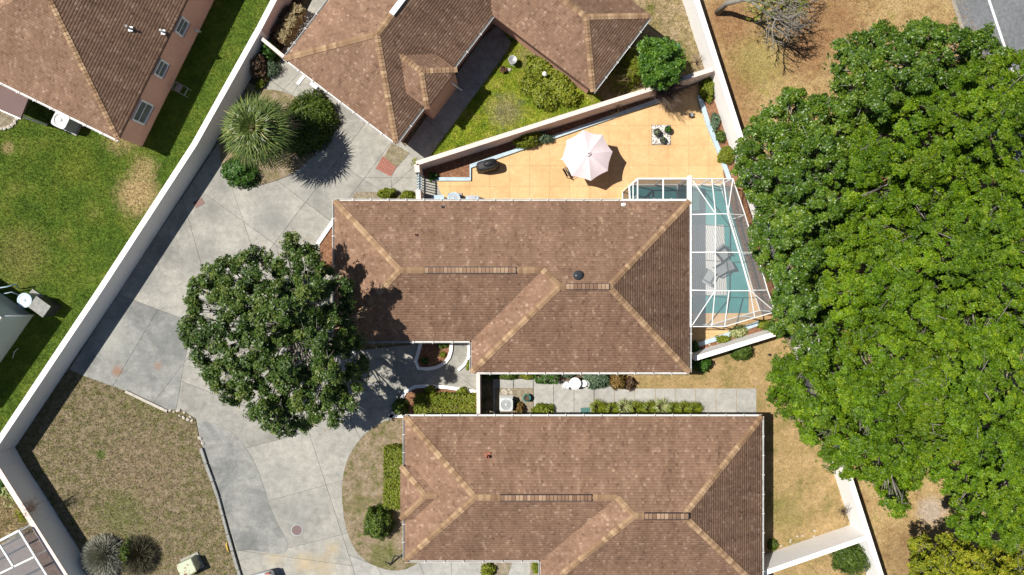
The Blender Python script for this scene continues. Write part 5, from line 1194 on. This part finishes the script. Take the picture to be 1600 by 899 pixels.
# umbrella with table and chairs
um = thing('patio_umbrella', P(911, 255), 'pale blush patio umbrella open over the orange patio', 'umbrella')
ap = P(919, 241, 2.42); base = Vector((ap.x, ap.y, 0)); um.location = base; r_ = 1.47; zr = 1.93
tips = [Vector((ap.x+r_*math.cos(2*math.pi*(k+.18)/8), ap.y+r_*math.sin(2*math.pi*(k+.18)/8), zr)) for k in range(8)]
for k in range(8):
    a, b = tips[k], tips[(k+1) % 8]; m = MB(); rows = 5; vs = []; fs = []
    for i in range(rows+1):
        t_ = i/rows
        for j in range(5):
            s_ = j/4; p = ap.lerp(a.lerp(b, s_), t_); p.z -= .11*t_*math.sin(math.pi*s_)*(1-.5*t_); p.z += .10*math.sin(math.pi*t_)*.6
            if i == rows: q = p-ap; p = ap+Vector((q.x*(1-.035*math.sin(math.pi*s_)), q.y*(1-.035*math.sin(math.pi*s_)), q.z))
            vs.append(p)
    for i in range(rows):
        for j in range(4): fs.append((i*5+j, (i+1)*5+j, (i+1)*5+j+1, i*5+j+1))
    m.add(vs, fs, .5, True); m.build('canopy_panel', 'umbrella_cloth', um)
    MB().beam(ap-Vector((0, 0, .06)), a-Vector((0, 0, .035)), .025, .02).build('rib', 'silver', um)
MB().lathe((ap.x, ap.y, 2.37), [(.17, .02), (.15, .10), (.05, .14), (.03, .14)], 8).build('vent_cap', 'umbrella_cloth', um)
MB().lathe((ap.x, ap.y, 2.49), [(.035, 0), (.045, .04), (.03, .09)], 12).build('finial', 'grey_metal', um)
MB().path([base, base+Vector((0, 0, 2.42))], .022, 10).build('pole', 'grey_metal', um)
MB().lathe((base.x, base.y, 0), [(.3, 0), (.3, .05), (.08, .09), (.05, .3)], 20).build('base', 'dark_metal', um)
def patio_chair(px, py, rot, label):
    c = P(px, py); r = thing('patio_chair', c, label, 'chair', 'dark metal patio chairs'); r.rotation_euler.z = rot
    for x in (-.24, .24):
        for y in (-.24, .24): MB().beam((x, y, 0), (x, y*1.05, .44), .03, .03).build('leg', 'dark_metal', r, True)
        MB().path([(x, .25, .42), (x, .3, .7), (x, .36, .95)], .016, 6).build('back_post', 'dark_metal', r, True); MB().path([(x*1.08, -.24, .44), (x*1.08, -.22, .66), (x*1.08, .3, .68)], .015, 6).build('armrest', 'dark_metal', r, True)
    for k in range(5): MB().beam((-.25, -.22+k*.11, .45), (.25, -.22+k*.11, .45), .07, .015).build('seat_slat', 'dark_metal', r, True)
    for k in range(4): MB().beam((-.25, .28+k*.022, .55+k*.11), (.25, .28+k*.022, .55+k*.11), .015, .05).build('back_slat', 'dark_metal', r, True)
patio_chair(888, 270, R(118), 'dark metal patio chair peeking out under the umbrella')
tb = thing('patio_table', base, 'dark round table under the umbrella', 'table')
tb.location = base; m = MB(); m.ring((base.x, base.y, 0), .04, .52, .70, .73, 28); m.build('tabletop', 'dark_metal', tb)
for k in range(4): a = k*math.pi/2+.4; MB().beam((base.x+.4*math.cos(a), base.y+.4*math.sin(a), .70), (base.x+.45*math.cos(a), base.y+.45*math.sin(a), 0), .03, .03).build('leg', 'dark_metal', tb)
# covered grill
gr = thing('covered_grill', P(760, 262), 'grill under a black cover by the patio bed', 'grill'); c = P(761, 258, .9)
def drape(c, sx, sy, h, rot, n=28):
    m = MB(); vs = []; prof = [(1.10, .02), (1.06, .25), (1.02, .55), (.99, .80), (.95, .93), (.80, .99), (.4, 1.02)]
    for pr_, z in prof:
        for k in range(n):
            a = 2*math.pi*k/n; ca, sa = math.cos(a), math.sin(a); q = (abs(ca)**4+abs(sa)**4)**(-.25); w = 1+.05*math.sin(k*2.7)*(1.02-z)
            x, y = sx*q*ca*pr_*w, sy*q*sa*pr_*w; zz = z*h+(.03*math.sin(k*1.9) if z < .9 else .05*math.sin(x*4)); vs.append((c.x+x*math.cos(rot)-y*math.sin(rot), c.y+x*math.sin(rot)+y*math.cos(rot), max(.01, zz)))
    fs = [(i*n+k, i*n+(k+1) % n, (i+1)*n+(k+1) % n, (i+1)*n+k) for i in range(len(prof)-1) for k in range(n)]+[tuple((len(prof)-1)*n+k for k in range(n))]
    return m.add(vs, fs, .5, False)
drape(c, .62, .3, 1.0, R(12)).build('cover', 'black_cloth', gr); MB().lathe((c.x+.15, c.y+.06, .98), [(.26, 0), (.25, .08), (.16, .16), (.05, .2)], 14, sx=1.5, sy=.8, rz=R(12)).build('hood', 'black_cloth', gr)
# stone square with three pots
pq = [(1018, 196), (1048, 196), (1048, 227), (1018, 227)]
st = MB().prism([(p.x, p.y) for p in PP(pq)], 0, .03).build('pebble_square', 'joint_dark'); tag(st, 'square of white pebbles set into the orange patio', 'pebbles')
me_p = MB()
for i in range(420):
    p = P(nr.uniform(1019, 1047), nr.uniform(197, 226)); s_ = nr.uniform(.025, .05)
    me_p.lathe((p.x, p.y, .025), [(s_*.7, 0), (s_, s_*.3), (s_*.6, s_*.65)], 6, sx=nr.uniform(.7, 1.2), rz=nr.uniform(0, 3))
me_p.build('pebbles', 'white_pebble', st)['kind'] = 'stuff'
def pot_plant(px, py, r, h, mat, leafm, label, n=60, group='potted plants on the pebble square'):
    c = P(px, py, h*.6); root = thing('potted_plant', (c.x, c.y, 0), label, 'potted plant', group)
    MB().lathe((c.x, c.y, .01), [(r*.6, 0), (r*.85, h*.5), (r, h*.92), (r*1.06, h*.93), (r*1.06, h), (r*.9, h), (r*.86, h*.85)], 18).build('pot', mat, root)
    MB().lathe((c.x, c.y, h*.84), [(r*.86, 0), (r*.8, .02)], 14).build('soil', 'dark_soil', root)
    d = unit(nr.normal(0, 1, (n, 3))); d[:, 2] = np.abs(d[:, 2]); pts = np.array((c.x, c.y, h*.9))+d*np.array([r*.8, r*.8, r*.8]); v, f, t = sprigs(pts, d, 4, .12, .05)
    link('foliage', np_mesh('foliage', v-np.array(root.location), f, t), leafm, root)
pot_plant(1026, 208, .21, .4, 'dark_metal', 'leaf_blue', 'dark pot on the gate side of the pebble square', 16); pot_plant(1043, 204, .2, .4, 'dark_metal', 'leaf_green', 'dark pot with greenest plant on the pebble square', 40); pot_plant(1035, 220, .18, .36, 'dark_metal', 'leaf_blue', 'smallest dark pot at lower edge of the pebble square', 16)
pot_plant(823, 622, .22, .4, 'teal_pot', 'leaf_blue', 'glossy teal pot beside the garden air conditioner', 12, 'pots between the roofs')
bx = thing('speaker_box', P(1081, 180), 'small black box on the patio near twig shadow', 'box'); c = P(1081, 180, .25); MB().box((c.x, c.y, .13), (.22, .26, .26), .3, .5, .02).build('box_body', 'dark_metal', bx); MB().box((c.x, c.y, .265), (.16, .2, .012), .3).build('grille', 'grey_metal', bx)
# bistro set
bs = thing('bistro_table', P(899, 601), 'white round bistro table between two white chairs', 'table'); c = P(898.5, 600, .72); bs.location = (c.x, c.y, 0)
m = MB(); m.lathe((c.x, c.y, .69), [(.34, 0), (.35, .012), (.35, .03)], 28); m.ring((c.x, c.y, 0), .30, .32, .72, .735, 28); m.ring((c.x, c.y, 0), .14, .16, .72, .73, 20); m.build('tabletop', 'white_metal', bs)
MB().path([(c.x, c.y, 0), (c.x, c.y, .7)], .03, 8).build('pedestal', 'white_metal', bs); MB().lathe((c.x, c.y, 0), [(.24, 0), (.22, .03), (.04, .07)], 18).build('base', 'white_metal', bs)
def bistro_chair(px, py, rot, label):
    c = P(px, py, .45); r = thing('bistro_chair', (c.x, c.y, 0), label, 'chair', 'white bistro chairs'); r.rotation_euler.z = rot
    MB().lathe((0, 0, .43), [(.19, 0), (.21, .015), (.2, .035)], 18).build('seat', 'white_metal', r, True)
    for k in range(4): a = k*math.pi/2+.785; MB().path([(.14*math.cos(a), .14*math.sin(a), .43), (.19*math.cos(a), .19*math.sin(a), 0)], .012, 6).build('leg', 'white_metal', r, True)
    b = MB(); b.path([(-.19, .1, .45), (-.2, .2, .72), (-.1, .27, .88), (.1, .27, .88), (.2, .2, .72), (.19, .1, .45)], .014, 6)
    for x in (-.08, 0, .08): b.path([(x, .18, .45), (x, .26, .86)], .009, 5)
    b.build('backrest', 'white_metal', r, True)
bistro_chair(885, 603, R(105), 'white bistro chair on the air conditioner side of the table'); bistro_chair(912, 600, R(-90), 'white bistro chair on the fern side of the table')
dm = MB().prism([(p.x, p.y) for p in PP([(907, 638), (922, 637), (922, 650), (908, 651)])], .004, .02).build('doormat', 'green_mat'); tag(dm, 'green doormat at the end of the lily-turf row', 'doormat')
# rocks
def rock_mesh(seed):
    g = np.random.default_rng(seed); bm = bmesh.new(); bmesh.ops.create_icosphere(bm, subdivisions=1, radius=1)
    for v in bm.verts: v.co *= g.uniform(.75, 1.15); v.co.z *= .55
    me = bpy.data.meshes.new('rock'); bm.to_mesh(me); bm.free(); me.materials.append(M['pale_stone']); return me
rk = [rock_mesh(i) for i in range(5)]
def rock(px, py, r, label, group):
    o = bpy.data.objects.new('rock', rk[rnd.randrange(5)]); col.objects.link(o); o.location = P(px, py)+Vector((0, 0, r*.25)); o.scale = (r*rnd.uniform(.8, 1.3), r*rnd.uniform(.7, 1.1), r); o.rotation_euler.z = rnd.uniform(0, 6)
    return tag(o, label, 'rock', group)
for x, y, r in ((266, 642, .10), (272, 644, .09), (279, 642, .17), (281, 650, .1), (287, 653, .12), (288, 645, .1), (294, 656, .12), (300, 658, .11), (298, 652, .1)): rock(x, y, r, 'pale rock in the heap where stained slab meets dry yard', 'rocks at the stained slab corner')
rock(313, 685, .17, 'larger pale rock at the top end of the timber edging', 'rocks at the timber edging'); rock(317, 693, .13, 'smaller pale rock touching the timber edging end', 'rocks at the timber edging')
for i in range(26): rock(nr.uniform(781, 800), nr.uniform(609, 617), nr.uniform(.05, .09), 'white rock in the strip above the garden air conditioner', 'white rocks above the garden air conditioner')
for i in range(24): x = nr.uniform(1096, 1122); rock(x, 541-(x-1096)*.27+nr.uniform(-3, 6), nr.uniform(.04, .09), 'white rock in the bed under the pool cage corner', 'white rocks below the pool cage')
for i in range(11): a = R(20+i*15); rock(4+24*math.cos(a), 178+24*math.sin(a), .14, 'pale rock of the ring round the top left garden', 'rock ring beside the flat brown roof')
for i in range(7): rock(nr.uniform(1225, 1282), 0, .08, 'grey rock along the cross wall foot', 'rocks by the cross wall').location = P(1222+i*9+nr.uniform(-5, 5), 851-i*3+nr.uniform(-4, 4))
bed('ring_bed', [(-30, 165), (8, 172), (28, 186), (20, 200), (2, 203), (-30, 200)], 'bed_gravel', .03)
# bricks patch in the walk
bp = [(587, 264), (598, 244.5), (621.5, 260), (611, 277)]
q0, q1, q3 = P(*bp[0]), P(*bp[1]), P(*bp[3]); e1, e2 = q1-q0, q3-q0
pv = MB().prism([tuple(P(*b).xy) for b in bp], 0, .006).build('paver_patch', 'grout'); pv['kind'] = 'structure'
bm_ = MB(); n1, n2 = 5, 11
for i in range(n1):
    for j in range(n2+1):
        u0, u1 = i/n1+.01, (i+1)/n1-.01; o = .5 if i % 2 else 0; v0, v1 = max(0, (j-o)/n2)+.006, min(1, (j+1-o)/n2)-.006
        if v1-v0 < .02: continue
        MB().prism([tuple((q0+e1*u+e2*v).xy) for u, v in ((u0, v0), (u1, v0), (u1, v1), (u0, v1))], .006, .02+rnd.uniform(0, .005)).build('brick', 'red_paver', pv)
# manhole, drain, transformer, hose, pieces
mh = thing('manhole_cover', P(464, 829), 'round rusty manhole cover in the driveway', 'manhole cover'); c = P(464, 829); MB().ring((c.x, c.y, 0), .30, .345, -.01, .016, 28).build('rim', 'grey_metal', mh); MB().lathe((c.x, c.y, -.01), [(.298, 0), (.298, .02)], 28).build('lid', 'manhole_iron', mh)
dg = thing('drain_grate', P(311, 318), 'rusty drain grate at the foot of the diagonal wall', 'grate'); c = P(311, 318); u = Vector((math.cos(R(28)), math.sin(R(28)), 0)); w_ = Vector((-u.y, u.x, 0))
MB().box((c.x, c.y, .003), (.62, .42, .012), R(28)).build('pit', 'dark_metal', dg)
for k in range(8): q = c+u*(-.27+k*.077); MB().beam(q-w_*.19+Vector((0, 0, .014)), q+w_*.19+Vector((0, 0, .014)), .03, .015).build('bar', 'terracotta', dg)
tf = thing('transformer_box', P(297, 888), 'pale green rust-spotted utility box at the bottom of the dry yard', 'utility box'); c = P(291, 889, .8); tf.location = (c.x, c.y, 0)
MB().box((c.x, c.y, .03), (1.15, 1.0, .08), R(25)).build('pad', 'concrete_mid', tf); MB().box((c.x, c.y, .4), (.95, .8, .7), R(25), .5, .05).build('cabinet', 'rusty_green', tf); MB().box((c.x, c.y, .78), (1.0, .85, .08), R(25), .5, .03).build('lid', 'rusty_green', tf)
MB().path([P(629, 871, 2.2), P(617, 869, .9), P(612, 879, .25), P(609, 884, .06)], .045, 6).build('downspout', 'dark_metal', hl.root); MB().path([P(602, 879, .06), P(610, 882, .06)], .04, 6).build('drain_pipe', 'dark_metal', hl.root)
yl = MB(); yl.path([P(355, 847, .03), P(354, 853, .05), P(356, 860, .05), P(358, 864, .03)], [.03, .06, .05, .015], 6); tag(yl.build('fallen_frond', 'yellow_leaf'), 'curled yellow palm boot lying by the timber edging', 'litter')
ln = thing('garden_lantern', P(851, 117), 'white garden lantern among courtyard leaves', 'lantern'); c = P(851, 116, .95); ln.location = (c.x, c.y, 0)
MB().path([(c.x, c.y, 0), (c.x, c.y, .8)], .03, 8).build('post', 'white_metal', ln); MB().lathe((c.x, c.y, .78), [(.08, 0), (.12, .05), (.14, .2), (.05, .3)], 8).build('head', 'white_metal', ln)
fo = thing('birdbath', P(800, 95), 'grey stone birdbath in the courtyard lawn', 'birdbath'); c = P(801, 94, .6); fo.location = (c.x, c.y, 0)
MB().lathe((c.x, c.y, 0), [(.2, 0), (.14, .08), (.08, .2), (.08, .5)], 14).build('pedestal', 'grey_metal', fo); MB().lathe((c.x, c.y, .48), [(.08, 0), (.24, .1), (.26, .14), (.23, .14), (.05, .06)], 20).build('bowl', 'grey_metal', fo)
pot_plant(786, 110, .18, .3, 'terracotta', 'leaf_red', 'brown pot in the courtyard beside birdbath', 20, 'pots in the courtyard'); rock(795, 110, .17, 'round pale stone on the courtyard lawn', 'courtyard stones')
bk = thing('valve_cover', P(1058, 76), 'small round green lid in the north yard', 'lid'); c = P(1058, 75, .2); MB().lathe((c.x, c.y, 0), [(.17, 0), (.18, .22), (.19, .24), (.15, .26)], 18).build('bucket', 'teal_plastic', bk); MB().ring((c.x, c.y, 0), .03, .06, .25, .27, 14).build('knob', 'teal_plastic', bk)
sp_ = thing('garden_light', P(1220, 555), 'small black ground light on straw grass near slanting wall', 'light'); c = P(1202, 555, .2); sp_.location = (c.x, c.y, 0); MB().path([(c.x, c.y, 0), (c.x, c.y, .22)], .015, 6).build('stake', 'dark_metal', sp_); MB().lathe((c.x, c.y, .2), [(.06, 0), (.08, .03), (.02, .1)], 12).build('head', 'dark_metal', sp_)
# old trellis lying by the top left house
tl = thing('garden_cart', P(285, 140), 'small grey metal cart beside the top left pink wall', 'cart'); c = P(281, 139, .5); tl.location = (c.x, c.y, 0); tl.rotation_euler.z = R(-28)
for y in (-.24, .24): MB().beam((-.42, y, .5), (.42, y, .5), .035, .03).build('rail', 'grey_metal', tl, True)
for x in (-.42, -.05, .42): MB().beam((x, -.24, .5), (x, .24, .5), .035, .03).build('cross_bar', 'grey_metal', tl, True)
for x in (-.38, .38):
    for y in (-.22, .22): MB().beam((x, y, .5), (x*1.1, y*1.1, 0), .025, .025).build('leg', 'grey_metal', tl, True)
MB().box((-.2, 0, .3), (.35, .4, .04), 0).build('tray', 'driftwood', tl, True)
dpp = MB(); dpp.path([P(305, 47, 1.0), P(310, 50, .5), P(313, 50, .25)], .06, 8); dpp.build('dryer_vent', 'pale_plastic', ht.root)
# car at the bottom edge
car = thing('parked_car', P(430, 950), 'silver car at the bottom edge of the driveway', 'car'); car.location = P(424, 948, 0); car.rotation_euler.z = R(15)
def loft(secs):
    m = MB(); n = len(secs[0]); vs = [v for s_ in secs for v in s_]
    fs = [(i*n+k, (i+1)*n+k, (i+1)*n+(k+1) % n, i*n+(k+1) % n) for i in range(len(secs)-1) for k in range(n)]+[tuple(range(n)), tuple((len(secs)-1)*n+k for k in range(n-1, -1, -1))]
    return m.add(vs, fs, .5, True)
def sec(y, w, z0, z1, e=5):
    o = []
    for k in range(20):
        a = 2*math.pi*k/20; ca, sa = math.cos(a), math.sin(a); q = (abs(ca)**e+abs(sa)**e)**(-1/e); o.append((w/2*q*ca, y, (z0+z1)/2+(z1-z0)/2*q*sa))
    return o
loft([sec(-2.3, 1.4, .4, .75), sec(-2.2, 1.7, .28, .9), sec(-1.3, 1.82, .25, 1.0), sec(1.4, 1.84, .25, 1.02), sec(2.15, 1.74, .28, .95), sec(2.28, 1.5, .4, .8)]).build('body', 'car_paint', car, True)
loft([sec(-1.35, 1.5, .85, .98), sec(-.55, 1.36, .9, 1.44), sec(.2, 1.34, .9, 1.5), sec(1.3, 1.3, .9, 1.44), sec(1.95, 1.4, .85, 1.0)]).build('cabin', 'dark_glass', car, True)
loft([sec(-.6, 1.22, 1.36, 1.475, 4), sec(.2, 1.22, 1.4, 1.535, 4), sec(1.3, 1.18, 1.38, 1.475, 4)]).build('roof_panel', 'car_paint', car, True)
for x in (-.6, .6): MB().path([(x*.96, 1.25, 1.44), (x*1.08, 1.95, 1.0)], .045, 6).build('pillar', 'car_paint', car, True); MB().box((x*1.1, 2.2, .82), (.34, .14, .14), 0, .5, .03).build('tail_light', 'terracotta', car, True)
for x in (-.85, .85):
    for y in (-1.4, 1.4):
        w = MB()
        for dx, r in ((-.1, .30), (-.1, .32), (.1, .32), (.1, .30)): pass
        w.path([(x-.1, y, .32), (x+.1, y, .32)], .32, 20); wo = w.build('wheel', 'tyre', car, True)
        MB().path([(x-.11, y, .32), (x+.11, y, .32)], .2, 14).build('rim', 'silver', wo, True)
print('objects', len(bpy.data.objects), 'polys', sum(len(m.polygons) for m in bpy.data.meshes))
